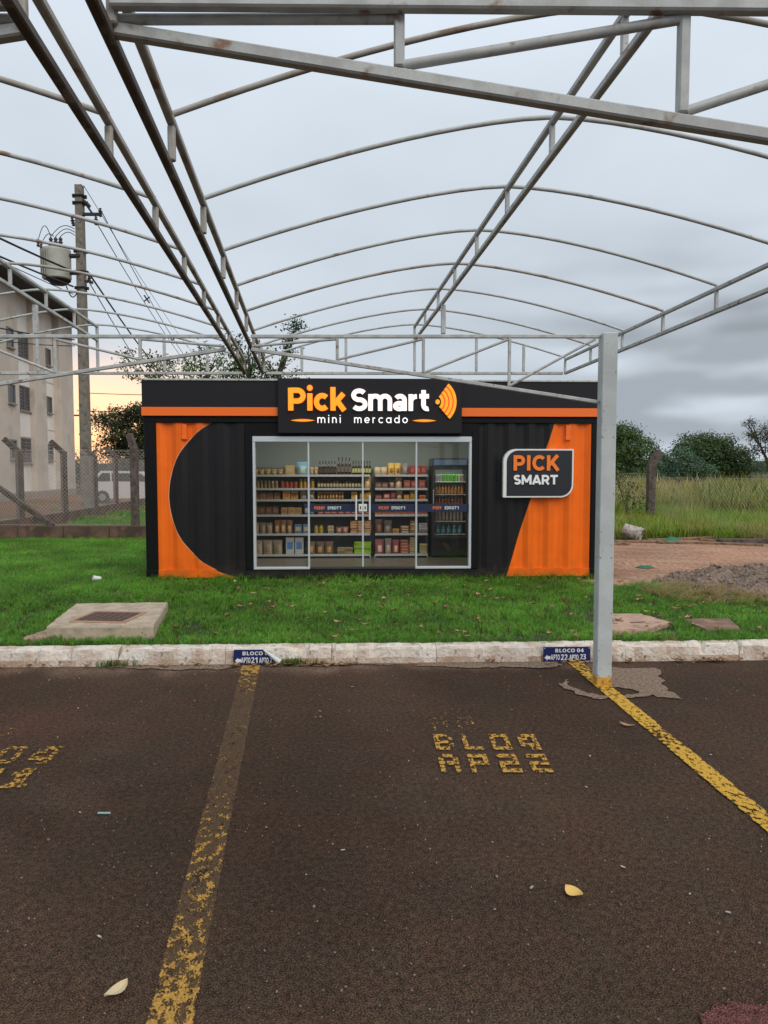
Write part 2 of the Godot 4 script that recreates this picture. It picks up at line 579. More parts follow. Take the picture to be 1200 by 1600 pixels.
func sky_image() -> Image:
	var w := 1024
	var h := 512
	var n1 := noise(11, 0.9, 5)
	var n2 := noise(12, 2.6, 5)
	var n3 := noise(13, 0.5, 3)
	var d := PackedFloat32Array()
	d.resize(w * h * 3)
	for y in h:
		var el := PI * (0.5 - (y + 0.5) / h)
		for x in w:
			var az := wrapf(TAU * (x + 0.5) / w, -PI, PI)
			var i := (y * w + x) * 3
			if el < -0.03:
				d[i] = 0.16; d[i + 1] = 0.15; d[i + 2] = 0.14
				continue
			var dir := Vector3(sin(az) * cos(el), sin(el), -cos(az) * cos(el))
			var flat := Vector3(dir.x, dir.y * 1.9, dir.z)
			var c := n1.get_noise_3dv(flat * 1.5) * 0.7 + n2.get_noise_3dv(flat * 1.2) * 0.3
			var big := n3.get_noise_3dv(flat * 1.6)
			var up := clampf(el / (PI / 2), 0.0, 1.0)
			# high overcast sheet
			var base := Color(0.58, 0.65, 0.725).lerp(Color(0.64, 0.71, 0.795), up)
			var k := 1.0 + lerpf(0.24, 0.13, smoothstep(0.1, 0.7, el)) * c + 0.14 * big
			# darker cloud banks low to the east, thinner towards the afterglow
			var east := smoothstep(-0.05, 0.42, az) * smoothstep(3.0, 1.6, az)
			var bank := smoothstep(0.36, 0.10, el) * smoothstep(-0.02, 0.05, el)
			k *= 1.0 - 0.50 * east * bank * clampf(0.72 + 1.6 * n2.get_noise_3dv(Vector3(flat.x * 1.2, flat.y * 3.4, flat.z * 1.2)), 0.1, 1.3)
			var q := base * k
			var g := exp(-pow((az + 0.44) / 0.24, 2.0)) * smoothstep(0.18, 0.06, el)
			var ga := clampf(g * (1.55 + 0.5 * c), 0.0, 1.0)
			q = q.lerp(Color(1.32, 0.86, 0.57), ga)
			var g2 := exp(-pow((az + 0.36) / 0.09, 2.0)) * exp(-pow((el - 0.02) / 0.06, 2.0))
			q += Color(0.35, 0.02, -0.16) * g2
			d[i] = q.r; d[i + 1] = q.g; d[i + 2] = q.b
	return Image.create_from_data(w, h, false, Image.FORMAT_RGBF, d.to_byte_array())

func _ready() -> void:
	rng.seed = 7
	# camera
	var cam := Camera3D.new()
	cam.name = "camera"
	cam.fov = 72.05
	cam.near = 0.05
	cam.far = 3000.0
	cam.position = Vector3(0, 1.65, 0)
	cam.rotation_degrees = Vector3(-3.38, 0, 0)
	add_child(cam)
	cam.current = true
	# sky, light, exposure
	var env := Environment.new()
	env.background_mode = Environment.BG_SKY
	var sky := Sky.new()
	var pan := PanoramaSkyMaterial.new()
	pan.panorama = ImageTexture.create_from_image(sky_image())
	sky.sky_material = pan
	env.sky = sky
	env.background_energy_multiplier = 1.0
	env.tonemap_mode = Environment.TONE_MAPPER_LINEAR
	env.tonemap_exposure = 1.12
	env.sdfgi_enabled = true
	env.ssao_enabled = true
	env.ssil_enabled = true
	var we := WorldEnvironment.new()
	we.name = "world_environment"
	we.environment = env
	add_child(we)
	var sun := DirectionalLight3D.new()
	sun.name = "sun"
	sun.light_energy = 0.5
	sun.light_color = Color(1.0, 0.96, 0.90)
	sun.light_angular_distance = 45.0
	sun.shadow_enabled = true
	sun.rotation_degrees = Vector3(-42, 36, 0)
	add_child(sun)

	hn = noise(201, 0.35, 3)
	dn = noise(202, 0.35, 4)
	materials()
	ground()
	kerb()
	carports()
	kiosk()
	shop_goods()
	markings()
	yard_things()
	left_background()
	right_background()
	trees()
	grass()
	litter()

# ------------------------------------------------------------------ ground
func span(list: Array) -> PackedFloat32Array:
	# [start, end, step, end, step ...]
	var o := PackedFloat32Array()
	var x: float = list[0]
	for k in range(1, list.size(), 2):
		var n := int(round((list[k] - x) / list[k + 1]))
		for i in n:
			o.append(lerpf(x, list[k], float(i) / n))
		x = list[k]
	o.append(x)
	return o

func sheet(xs: PackedFloat32Array, ds: PackedFloat32Array, hf: Callable, cf: Callable) -> ArrayMesh:
	var v := PackedVector3Array()
	var n := PackedVector3Array()
	var c := PackedColorArray()
	var idx := PackedInt32Array()
	var nx := xs.size()
	for j in ds.size():
		for i in nx:
			v.append(Vector3(xs[i], hf.call(xs[i], ds[j]), -ds[j]))
			c.append(cf.call(xs[i], ds[j]))
	for j in ds.size():
		for i in nx:
			var a := v[j * nx + mini(i + 1, nx - 1)] - v[j * nx + maxi(i - 1, 0)]
			var b := v[mini(j + 1, ds.size() - 1) * nx + i] - v[maxi(j - 1, 0) * nx + i]
			n.append(a.cross(b).normalized())
	for j in ds.size() - 1:
		for i in nx - 1:
			var p := j * nx + i
			idx.append_array([p, p + nx, p + 1, p + 1, p + nx, p + nx + 1])
	for i in n.size():
		if n[i].y < 0.0:
			n[i] = -n[i]
	var a := []
	a.resize(Mesh.ARRAY_MAX)
	a[Mesh.ARRAY_VERTEX] = v
	a[Mesh.ARRAY_NORMAL] = n
	a[Mesh.ARRAY_COLOR] = c
	a[Mesh.ARRAY_INDEX] = idx
	var m := ArrayMesh.new()
	m.add_surface_from_arrays(Mesh.PRIMITIVE_TRIANGLES, a)
	return m

func sheet_node(called: String, m: ArrayMesh, mt: Material) -> MeshInstance3D:
	var o := MeshInstance3D.new()
	o.name = called
	o.mesh = m
	m.surface_set_material(0, mt)
	add_child(o)
	structure(o)
	return o

func ground() -> void:
	var e := MB.new()
	e.tint(0.10, 0.10, 0.05)
	e.quad(Vector3(-1500, -0.08, 1500), Vector3(1500, -0.08, 1500), Vector3(1500, -0.08, -1500), Vector3(-1500, -0.08, -1500), Vector3.UP)
	structure(put("ground", e, M.soil))
	var m1 := noise(211, 0.55, 4)
	var m2 := noise(212, 2.2, 4)
	var m3 := noise(213, 0.25, 2)
	var asphalt_h := func(x: float, d: float) -> float:
		return m3.get_noise_2d(x, d) * 0.004 - 0.004
	var asphalt_c := func(x: float, d: float) -> Color:
		var k := 1.0 + 0.40 * m1.get_noise_2d(x * 0.6, d * 0.6) + 0.10 * m2.get_noise_2d(x * 1.6, d * 1.6)
		var red := clampf(0.5 + 1.2 * m2.get_noise_2d(d * 0.7 + 5.0, x * 0.7), 0.0, 1.0)
		var q := Color(0.162, 0.110, 0.074).lerp(Color(0.188, 0.112, 0.072), red) * k
		# reddish dust where soil is walked in
		var rd := exp(-pow((x + 2.35) / 0.42, 2.0) - pow((d - 4.5) / 0.36, 2.0)) * (0.8 + 0.8 * m2.get_noise_2d(d, x))
		q = q.lerp(Color(0.25, 0.13, 0.09), clampf(rd * 1.2, 0, 1))
		var tw := exp(-pow((x + 1.3 + 0.10 * d) / 0.35, 2.0)) * 0.35 + exp(-pow((x - 0.55 + 0.10 * d) / 0.4, 2.0)) * 0.20
		q = q.lerp(Color(0.31, 0.215, 0.165), tw * clampf(0.5 + m2.get_noise_2d(x + 9, d), 0, 1))
		# washed-down earth along the kerb
		var kd := kerb_d(x) - d
		var st := smoothstep(0.34, 0.06, kd + m2.get_noise_2d(x * 0.7, 3.0) * 0.22)
		q = q.lerp(Color(0.46, 0.31, 0.22) * (1.0 + 0.5 * m2.get_noise_2d(x * 2, d * 2)), st * (0.9 if x < 1.9 else 0.2))
		return q
	sheet_node("asphalt", sheet(span([-80, -20, 10, -8, 1.5, -4.2, 0.2, 4.2, 0.055, 8, 0.25, 20, 2, 80, 10]), span([-80, -10, 10, -1, 1, 1.2, 0.2, 6.2, 0.055]), asphalt_h, asphalt_c), M.asphalt)
	# land behind the kerb
	var land_h := func(x: float, d: float) -> float:
		return lawn_h(x, d) if d > kerb_d(x) + 0.10 else -0.06
	var land_c := func(x: float, d: float) -> Color:
		var k := 1.0 + 0.4 * m1.get_noise_2d(x, d) + 0.3 * m2.get_noise_2d(x, d)
		var q := Color(0.07, 0.11, 0.022)
		if d > 15.4 and x < -1.0:
			q = q.lerp(Color(0.50, 0.20, 0.10), smoothstep(-0.3, 0.5, m1.get_noise_2d(x * 0.6, d * 0.6) + 0.25) * smoothstep(15.2, 15.8, d))
		if x > 1.0:
			q = q.lerp(Color(0.16, 0.15, 0.06), smoothstep(14.0, 18.0, d))
		var p := dirt(x, d)
		q = q.lerp(Color(0.76, 0.35, 0.21).lerp(Color(0.82, 0.52, 0.32), clampf(0.5 + m2.get_noise_2d(x * 0.6, d * 2.0), 0, 1)), p)
		return q * k
	sheet_node("lawn_soil", sheet(span([-300, -60, 60, -12, 4, -4, 0.4, 4, 0.16, 12, 0.3, 60, 4, 300, 60]), span([5.75, 6.5, 0.05, 9.5, 0.15, 16, 0.25, 60, 3, 700, 80]), land_h, land_c), M.soil)

func kerb() -> void:
	var k := Node3D.new()
	k.name = "kerb"
	add_child(k)
	structure(k)
	var ends := [-9.0, -8.0, -7.0, -6.1, -5.2, -4.4, -3.5, -2.64, -2.25, -1.35, -0.45, 0.45, 1.36, 2.10, 3.10, 4.0, 5.0, 6.0, 7.0, 8.2]
	var jn := noise(221, 6.0, 3)
	for i in ends.size() - 1:
		var a: float = ends[i] + 0.002
		var b: float = ends[i + 1] - 0.002
		var mb := MB.new()
		var prof := [[-0.01, -0.06], [-0.004, 0.05], [0.004, 0.118], [0.012, 0.135], [0.028, 0.146], [0.105, 0.15], [0.13, 0.142], [0.135, -0.06]]
		var lift := rng.randf_range(-0.003, 0.003)
		var push := rng.randf_range(-0.003, 0.003)
		var steps := maxi(6, int((b - a) / 0.035))
		var rows := []
		for s in steps + 1:
			var x := lerpf(a, b, float(s) / steps)
			var row := []
			var near_end := maxf(0.0, 1.0 - minf(x - a, b - x) / 0.05)
			for p in prof.size():
				var q = prof[p]
				var jx := jn.get_noise_3d(x, p * 0.4, i) * 0.009
				var jy := jn.get_noise_3d(x, p * 0.4 + 9.0, i) * 0.009
				var chip := 0.0
				if p >= 2 and p <= 4:
					chip = maxf(0.0, jn.get_noise_3d(x * 0.6, 4.0, i) - 0.24) * 0.09 + near_end * 0.003 * (1.0 + 2.0 * (i % 3))
				row.append(Vector3(x, q[1] + (lift if q[1] > 0 else 0.0) + (jy if q[1] > 0.03 else 0.0) - chip, -(kerb_d(x) + q[0] + push + jx + chip)))
			rows.append(row)
		for s in steps:
			for p in prof.size() - 1:
				var soil := clampf((0.50 if p < 1 else (0.16 if p == 1 else (0.04 if p < 4 else 0.16))) + 0.8 * jn.get_noise_2d(rows[s][p].x * 0.7, p * 0.5 + 3.0), 0.0, 0.85)
				mb.tint(lerpf(1.0, 0.55, soil), lerpf(1.0, 0.38, soil), lerpf(1.0, 0.27, soil))
				var mid: Vector3 = (rows[s][p] + rows[s + 1][p + 1]) * 0.5
				mb.quad(rows[s][p], rows[s + 1][p], rows[s + 1][p + 1], rows[s][p + 1], mid - Vector3(mid.x, 0.06, -(kerb_d(mid.x) + 0.07)))
		for e in [0, steps]:
			for p in range(1, prof.size() - 1):
				mb.tri(rows[e][0], rows[e][p], rows[e][p + 1], Vector3(-1 if e == 0 else 1, 0, 0))
		put("kerb_stone", mb, M.kerb, k)

# ------------------------------------------------------------------ steel carports
func carport(called: String, label: String, xs: float, dir: float) -> void:
	# xs: tip line at depth 0; dir: +1 when the posts stand to the right of the tip line
	var o := thing(called, label, "carport", Vector3(xs + dir * 2.655 - 0.109 * 5.36, 0, -5.36))
	var org := o.position
	var at := func(s: float, d: float, h: float) -> Vector3:
		return Vector3(xs + dir * s - 0.109 * d + (0.03 * s / 2.865 * (d - 4.2) if dir > 0.0 else 0.0), h, -d) - org
	var span_w := 2.865
	var crown := 0.32
	var hi := 2.755
	var rise := func(s: float) -> float:
		var t := (s - span_w * 0.5) / (span_w * 0.5)
		return hi + crown * (1.0 - pow(t * t + 0.0004, 0.75))
	var depths := []
	for k in 10:
		depths.append(0.91 + 0.673 * k)
	var d0: float = depths[0]
	var d1: float = depths[9]
	# posts with their tapered cantilever trusses
	for d in [1.60, 5.36]:
		var p := MB.new()
		p.bar(at.call(2.652, d, -0.05), at.call(2.652, d, 2.675), 0.114, 0.114, 0.006)
		var pole := put("post", p, M.post, o)
		if d > 3.0 and dir > 0:
			var yb := MB.new()
			yb.bar(at.call(2.652, d, -0.02), at.call(2.652, d, 0.075), 0.117, 0.117, 0.006)
			put("paint_ring", yb, tri_mat(blend_tex(256, 131, Color(0.62, 0.34, 0.04), Color(0.5, 0.25, 0.03), 0.02, Color(0.22, 0.14, 0.08), 0.03, 0.60, 20.0, 0.1), 1.5, 0.8), pole)
		var lt := 2.612 if d < 3.0 else 2.56
		var th := 0.028 if d < 3.0 else 0.027
		var top := MB.new()
		top.bar(at.call(0.0, d - (0.03 if d < 3.0 else 0.0), 2.652 if d < 3.0 else 2.655), at.call(2.59, d, 2.652 if d < 3.0 else 2.655), th, th)
		var tr := put("cantilever_beam", top, M.steel, o)
		var low := MB.new()
		low.bar(at.call(0.0, d + 0.002, lt), at.call(2.59, d + 0.002, lt - 0.395), th, th)
		put("lower_chord", low, M.steel, tr)
		for k in 4:
			var s0 := 0.64 * k
			var s1 := 0.64 * (k + 1)
			var y0 := lt - 0.1525 * s0
			var y1 := lt - 0.1525 * s1
			if k < 3:
				var st := MB.new()
				st.bar(at.call(s1, d, y1 + 0.016), at.call(s1, d, 2.645), th * 0.85, th * 0.85)
				put("strut", st, M.steel, tr)
			if k > 0 or true:
				var dg := MB.new()
				dg.tube([at.call(s0 + 0.008, d, y0 + 0.022), at.call(s1 - 0.004, d, 2.635)], 0.0115 if d < 3.0 else 0.010, -1.0, 8)
				put("diagonal", dg, M.steel, tr)
	# three beams running the length of the roof
	for b in [[0.0, hi, "tip"], [span_w * 0.5, hi + crown, "crown"], [span_w, hi, "post"]]:
		var h: float = b[1] - 0.0235
		var t := MB.new()
		t.bar(at.call(b[0], d0, h), at.call(b[0], d1, h), 0.025, 0.024)
		var bm := put("roof_beam", t, M.steel_rust if b[0] == 0.0 else M.steel, o)
		var l := MB.new()
		var off: float = 0.012 * (1.0 if b[0] == 0.0 else 0.0)
		var lower_steel: Material = M.steel_dark if b[0] == 0.0 else M.steel  # tip beam takes the darker brown steel below
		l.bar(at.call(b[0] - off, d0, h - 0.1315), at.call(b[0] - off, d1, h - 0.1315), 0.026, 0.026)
		put("lower_chord", l, lower_steel, bm)
		for d in depths:
			var st := MB.new()
			st.bar(at.call(b[0], d, h - 0.1195), at.call(b[0], d, h - 0.012), 0.022, 0.022)
			put("strut", st, M.steel_rust if b[0] == 0.0 else M.steel, bm)
	# props carrying the crown beam on the cantilevers
	for d in [1.60, 5.36]:
		var pr := MB.new()
		pr.bar(at.call(span_w * 0.5, d + 0.03, 2.68), at.call(span_w * 0.5, d + 0.03, hi + crown - 0.18), 0.035, 0.035)
		put("prop", pr, M.steel, o)
	# arched pipes
	for k in depths.size():
		var d: float = depths[k]
		var pts := []
		var wob := rng.randf_range(-0.02, 0.02)
		for i in 25:
			var s := span_w * i / 24.0
			pts.append(at.call(s, d + wob * sin(PI * i / 24.0), rise.call(s) - 0.002))
		var a := MB.new()
		a.tube(pts, 0.0095, -1.0, 10)
		var am: Material = M.steel_rust if (k % 4 == 2) else M.steel
		var ao := put("roof_arch", a, am, o)
		if k == 9 or k == 0:
			# tied end arch
			var tie := MB.new()
			tie.bar(at.call(0.02, d, hi - 0.155), at.call(span_w - 0.02, d, hi - 0.155), 0.026, 0.028)
			put("tie_bar", tie, M.steel, ao)
			for s in [0.36, 0.78, 1.4325, 2.02, 2.47]:
				var st := MB.new()
				st.bar(at.call(s, d, hi - 0.137), at.call(s, d, rise.call(s) - 0.011), 0.026, 0.026)
				put("strut", st, M.steel, ao)

func carports() -> void:
	carport("carport", "bare grey steel carport frame over the middle bay with post beside the kiosk", -0.415, 1.0)
	carport("carport", "bare rusty steel carport frame reaching over the left bay towards the apartment block", -0.61, -1.0)

# ------------------------------------------------------------------ the container kiosk
var KX := Transform3D()

func paint_texture() -> ImageTexture:
	var w := 1600
	var h := 604
	var bl := Color8(26, 25, 28)
	var og := Color8(249, 110, 18)
	var ln := Color8(236, 190, 160)
	var im := Image.create(w, h, false, Image.FORMAT_RGB8)
	im.fill(bl)
	var sx := w / 6.1
	for r in h:
		var y := 2.45 - (r + 0.5) / h * 2.3
		var dy := y - 1.306
		var xe := -1.64 - sqrt(maxf(0.0, 1.11 * 1.11 - dy * dy))
		if absf(dy) >= 1.11:
			xe = -1.64
		var x1 := int((xe + 3.05) * sx)
		im.fill_rect(Rect2i(0, r, x1, 1), og)
		im.fill_rect(Rect2i(x1, r, 2, 1), ln)
		var xr := lerpf(1.80, 2.46, (y - 0.21) / (2.36 - 0.21))
		var x2 := int((xr + 3.05) * sx)
		im.fill_rect(Rect2i(x2, r, w - x2, 1), og)
	# road dust and faint rain streaks
	var d := im.get_data()
	var st := noise(231, 0.03, 4)
	var dn3 := noise(232, 0.012, 4)
	for r in h:
		var low := smoothstep(0.82, 1.0, float(r) / h)
		for x in w:
			var i := (r * w + x) * 3
			var k := 0.05 * st.get_noise_2d(x * 1.0, r * 0.06) + 0.05 * dn3.get_noise_2d(x, r)
			var dust := clampf(0.035 + k * 0.6 + low * (0.16 + 0.3 * dn3.get_noise_2d(x * 2.0, r * 2.0)), 0.0, 0.5)
			for j in 3:
				d[i + j] = clampi(int(lerpf(d[i + j] * (1.0 + k), [120, 88, 66][j], dust)), 0, 255)
	im = Image.create_from_data(w, h, false, Image.FORMAT_RGB8, d)
	return ImageTexture.create_from_image(im)

func paint_uv(x: float, y: float) -> Vector2:
	return Vector2((x + 3.05) / 6.1, (2.45 - y) / 2.3)

func kiosk() -> void:
	KX = Transform3D(Basis(Vector3.UP, deg_to_rad(2.0)), Vector3(-0.13, 0, -9.47))
	var k := thing("container_kiosk", "black and orange shipping container kiosk with glass shopfront and lit sign", "kiosk", KX.origin, deg_to_rad(2.0))
	var pm := StandardMaterial3D.new()
	pm.albedo_texture = paint_texture()
	pm.metallic_specular = 0.4
	pm.roughness = 0.38
	# corrugated front, left and right of the shopfront
	for r in [[-2.89, -1.72], [1.41, 2.94]]:
		var mb := MB.new()
		var per := 0.278
		var xs := []
		var x: float = r[0]
		while x < r[1] - 0.001:
			xs.append(x)
			var ph := fposmod(x + 3.05, per)
			var nxt := x
			for q in [0.070, 0.139, 0.209, 0.278]:
				if ph < q - 0.002:
					nxt = x - ph + q
					break
			x = nxt if nxt > x else x + 0.07
		xs.append(r[1])
		var zf := func(xx: float) -> float:
			var ph := fposmod(xx + 3.05 + 0.0005, per)
			if ph < 0.07:
				return -0.042
			if ph < 0.139:
				return lerpf(-0.042, -0.008, (ph - 0.07) / 0.069)
			if ph < 0.209:
				return -0.008
			return lerpf(-0.008, -0.042, (ph - 0.209) / 0.069)
		for i in xs.size() - 1:
			var xa: float = xs[i]
			var xb: float = xs[i + 1]
			var za: float = zf.call(xa)
			var zb: float = zf.call(xb)
			mb.quad(Vector3(xa, 0.315, za), Vector3(xb, 0.315, zb), Vector3(xb, 2.285, zb), Vector3(xa, 2.285, za), Vector3(0, 0, 1), paint_uv(xa, 0.315), paint_uv(xb, 0.315), paint_uv(xb, 2.285), paint_uv(xa, 2.285))
		put("corrugated_wall", mb, pm, k)
		var bw := MB.new()
		bw.bx(r[0], r[1], 0.31, 2.29, -0.10, -0.05)
		put("wall_backing", bw, M.inside, k)
	# bottom rail in the same paint
	var br := MB.new()
	for e in [[0.208, 0.318]]:
		var x0 := -2.89
		while x0 < 2.93:
			var x1 := minf(x0 + 0.24, 2.94)
			br.quad(Vector3(x0, e[0], 0.004), Vector3(x1, e[0], 0.004), Vector3(x1, e[1], 0.004), Vector3(x0, e[1], 0.004), Vector3(0, 0, 1), paint_uv(x0, e[0]), paint_uv(x1, e[0]), paint_uv(x1, e[1]), paint_uv(x0, e[1]))
			br.quad(Vector3(x0, e[1], 0.004), Vector3(x1, e[1], 0.004), Vector3(x1, e[1], -0.05), Vector3(x0, e[1], -0.05), Vector3(0, 1, 0), paint_uv(x0, e[1] - 0.01), paint_uv(x1, e[1] - 0.01), paint_uv(x1, e[1] - 0.01), paint_uv(x0, e[1] - 0.01))
			x0 = x1
	put("bottom_rail", br, pm, k)
	var rb := MB.new()
	rb.bx(-2.89, 2.94, 0.205, 0.312, -0.12, 0.0)
	put("rail_core", rb, M.black, k)
	for c in [[-3.05, -2.893], [2.943, 3.05]]:
		var cp := MB.new()
		cp.bx(c[0], c[1], 0.208, 2.30, -0.16, 0.012, 0.008)
		var cpo := put("corner_post", cp, M.black, k)
		var cc := MB.new()
		cc.bx(c[0] - 0.002, c[1] + 0.002, 0.2, 0.318, -0.165, 0.018, 0.006)
		var cco := put("corner_casting", cc, M.black, cpo)
	# hinge plates near the top corners
	for x in [-2.52, 2.62]:
		var hp := MB.new()
		hp.bx(x - 0.03, x + 0.03, 2.08, 2.26, -0.03, 0.004, 0.004)
		hp.bx(x - 0.035, x + 0.035, 2.06, 2.10, -0.03, 0.012, 0.004)
		put("lashing_plate", hp, M.orange, k)
	# fascia
	var tr := MB.new()
	tr.bx(-3.05, 3.05, 2.285, 2.362, -0.1, 0.016, 0.006)
	put("top_rail", tr, M.black, k)
	var fa := MB.new()
	fa.bx(-3.06, 3.06, 2.364, 2.83, -0.06, 0.035, 0.004)
	put("fascia", fa, M.board, k)
	for s in [[-3.063, -1.275], [1.165, 3.063]]:
		var st := MB.new()
		st.bx(s[0], s[1], 2.368, 2.482, 0.0, 0.052, 0.004)
		put("orange_band", st, M.orange, k)
	var cap := MB.new()
	cap.bx(-3.07, 3.07, 2.831, 2.856, -0.09, 0.05, 0.004)
	put("fascia_cap", cap, M.steel, k)
	# shell
	var shell := MB.new()
	shell.bx(-3.05, -2.99, 0.21, 2.60, -2.44, -0.16)
	shell.bx(2.99, 3.05, 0.21, 2.60, -2.44, -0.16)
	shell.bx(-2.99, 2.99, 0.21, 2.60, -2.44, -2.38)
	put("outer_wall", shell, M.black, k)
	var roof := MB.new()
	roof.bx(-3.04, 3.04, 2.602, 2.66, -2.44, -0.062)
	put("roof", roof, M.black, k)
	var inn := MB.new()
	inn.bx(-2.985, -2.95, 0.245, 2.45, -2.375, -0.17)
	inn.bx(2.95, 2.985, 0.245, 2.45, -2.375, -0.17)
	inn.bx(-2.948, 2.948, 0.245, 2.45, -2.375, -2.34)
	put("inner_wall", inn, M.inside, k)
	var cl := MB.new()
	cl.bx(-2.985, 2.985, 2.452, 2.598, -2.375, -0.065)
	put("ceiling", cl, mat(0.5, 0.52, 0.5, 0.8), k)
	var fl := MB.new()
	fl.bx(-2.985, 2.985, 0.212, 0.243, -2.375, -0.13)
	put("floor", fl, mat(0.16, 0.13, 0.115, 0.35), k)
	# unseen ceiling lamp and area light, added to brighten the shop inside
	var lm := MB.new()
	lm.bx(-1.5, 1.2, 2.425, 2.45, -1.25, -1.13)
	put("added_ceiling_lamp", lm, glow(1.0, 0.98, 0.92, 1.4), k)
	var al := AreaLight3D.new()
	al.name = "added_ceiling_light"
	al.area_size = Vector2(2.7, 0.12)
	al.light_energy = 1.75
	al.light_color = Color(1.0, 0.95, 0.86)
	al.set("area_range", 8.0)
	al.position = Vector3(-0.15, 2.42, -1.19)
	al.rotation_degrees = Vector3(-90, 0, 0)
	al.shadow_enabled = true
	k.add_child(al)
	# panels and dark frame round the shopfront
	var li := MB.new()
	li.bx(-1.72, 1.41, 2.16, 2.285, -0.06, 0.0)
	put("lintel", li, M.black, k)
	var fr := MB.new()
	fr.bx(-1.72, -1.622, 0.318, 2.16, -0.1, 0.022, 0.006)
	fr.bx(1.311, 1.41, 0.318, 2.16, -0.1, 0.022, 0.006)
	fr.bx(-1.622, 1.311, 2.105, 2.16, -0.1, 0.024, 0.006)
	put("dark_surround", fr, M.black, k)
	var sf := MB.new()
	sf.bx(-1.62, 1.309, 2.03, 2.103, -0.06, 0.03, 0.004)
	sf.bx(-1.62, -1.588, 0.352, 2.03, -0.06, 0.028, 0.003)
	sf.bx(1.277, 1.309, 0.352, 2.03, -0.06, 0.028, 0.003)
	var sfo := put("shopfront_frame", sf, M.alu, k)
	for b in [[-1.62, -0.868, M.alu], [-0.866, 0.551, mat(0.06, 0.06, 0.065, 0.4, 0.4)], [0.553, 1.309, M.alu]]:
		var bt := MB.new()
		bt.bx(b[0], b[1], 0.322, 0.35, -0.06, 0.028, 0.003)
		put("bottom_rail", bt, b[2], sfo)
	for x in [-0.88, -0.155, 0.565]:
		var mu := MB.new()
		mu.bx(x - 0.011, x + 0.011, 0.351, 2.029, -0.055, 0.022, 0.003)
		put("mullion", mu, M.alu, sfo)
	var edges := [-1.588, -0.892, -0.868, -0.167, -0.143, 0.553, 0.577, 1.277]
	for i in 4:
		var g := MB.new()
		g.quad(Vector3(edges[i * 2], 0.351, -0.012), Vector3(edges[i * 2 + 1], 0.351, -0.012), Vector3(edges[i * 2 + 1], 2.029, -0.012), Vector3(edges[i * 2], 2.029, -0.012), Vector3(0, 0, 1))
		var po := put("window_pane" if i in [0, 3] else "door_pane", g, M.glass, k)
		if i > 0:
			var bd := MB.new()
			bd.bx(edges[i * 2] + 0.002, edges[i * 2 + 1] - 0.002, 1.092, 1.198, -0.008, -0.0055)
			var band := put("printed_band", bd, M.navy, po)
			var cx: float = (edges[i * 2] + edges[i * 2 + 1]) * 0.5 + (-0.12 if i == 1 else (0.02 if i == 2 else 0.02))
			text_mesh("band_lettering", ["", "PEBBY", "PICOY", "PUDY"][i], 0.042, mat(0.9, 0.22, 0.05, 0.5), band, Vector3(cx - 0.10, 1.145, -0.003), 0.82)
			text_mesh("band_lettering", ["", "EPBOT'T", "EPDOY'1", "EDOOT'1"][i], 0.042, M.white, band, Vector3(cx + 0.10, 1.145, -0.003), 0.82)
	for x in [-0.245, -0.063]:
		var hd := MB.new()
		hd.tube([Vector3(x, 0.99, 0.055), Vector3(x, 1.32, 0.055)], 0.013, -1.0, 10)
		for y in [1.04, 1.27]:
			hd.tube([Vector3(x, y, 0.055), Vector3(x, y, -0.012)], 0.008, -1.0, 6)
		put("door_handle", hd, mat(0.8, 0.82, 0.84, 0.3, 0.2), k)
	for s in [[-0.212, -0.159], [-0.151, -0.098]]:
		var lk := MB.new()
		lk.bx(s[0], s[1], 1.10, 1.20, 0.0225, 0.034, 0.008)
		var lo := put("lock_plate", lk, M.white, k)
		var kh := MB.new()
		var xc: float = (s[0] + s[1]) * 0.5
		kh.bx(xc - 0.007, xc + 0.007, 1.13, 1.17, 0.034, 0.038, 0.002)
		put("keyhole", kh, M.black, lo)
	# big sign
	var sb := MB.new()
	sb.bx(-1.272, 1.162, 2.14, 2.86, 0.0, 0.10, 0.006)
	var sign := put("sign_board", sb, M.board, k)
	var face := Transform3D(Basis(), Vector3(0, 0, 0.1005))
	var amber := glow(0.95, 0.34, 0.012, 0.72)
	var halo := glow(0.70, 0.085, 0.01, 0.7)  # halo of the lit sign, put into emissive rims behind the shapes
	var bright := glow(1.0, 0.97, 0.95, 0.75)
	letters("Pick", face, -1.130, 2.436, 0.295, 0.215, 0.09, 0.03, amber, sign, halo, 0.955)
	letters("Smart", face, -0.303, 2.436, 0.285, 0.20, 0.07, 0.03, bright, sign, mat(0.5, 0.3, 0.25, 0.6), 0.97)
	letters("mini", face, -0.752, 2.275, 0.098, 0.13, 0.40, 0.012, bright, sign)
	letters("mercqdo", face, -0.268, 2.275, 0.098, 0.13, 0.40, 0.012, bright, sign, null, 0.95)
	# radio-wave emblem
	var wv := MB.new()
	wv.tint(1, 1, 1)
	var wc := Vector2(0.80, 2.555)
	var disc := MB.new()
	disc.slab(face, arc(wc.x + 0.036, wc.y, 0.028, 0.032, 0, 342, 18), 0.0, 0.03)
	put("emblem_dot", disc, amber, sign)
	for r in [0.105, 0.165, 0.225, 0.285]:
		var em := MB.new()
		em.ribbon(face, arc(wc.x + 0.005, wc.y, r * 0.92, r, -47, 52, 16), 0.037, 0.0, 0.03)
		put("emblem_arc", em, amber, sign)
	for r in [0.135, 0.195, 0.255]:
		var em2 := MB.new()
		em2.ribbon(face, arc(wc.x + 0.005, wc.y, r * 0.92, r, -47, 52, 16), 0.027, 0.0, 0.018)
		put("emblem_halo_rim", em2, halo, sign)  # glow between the arcs, imitated by emissive strips
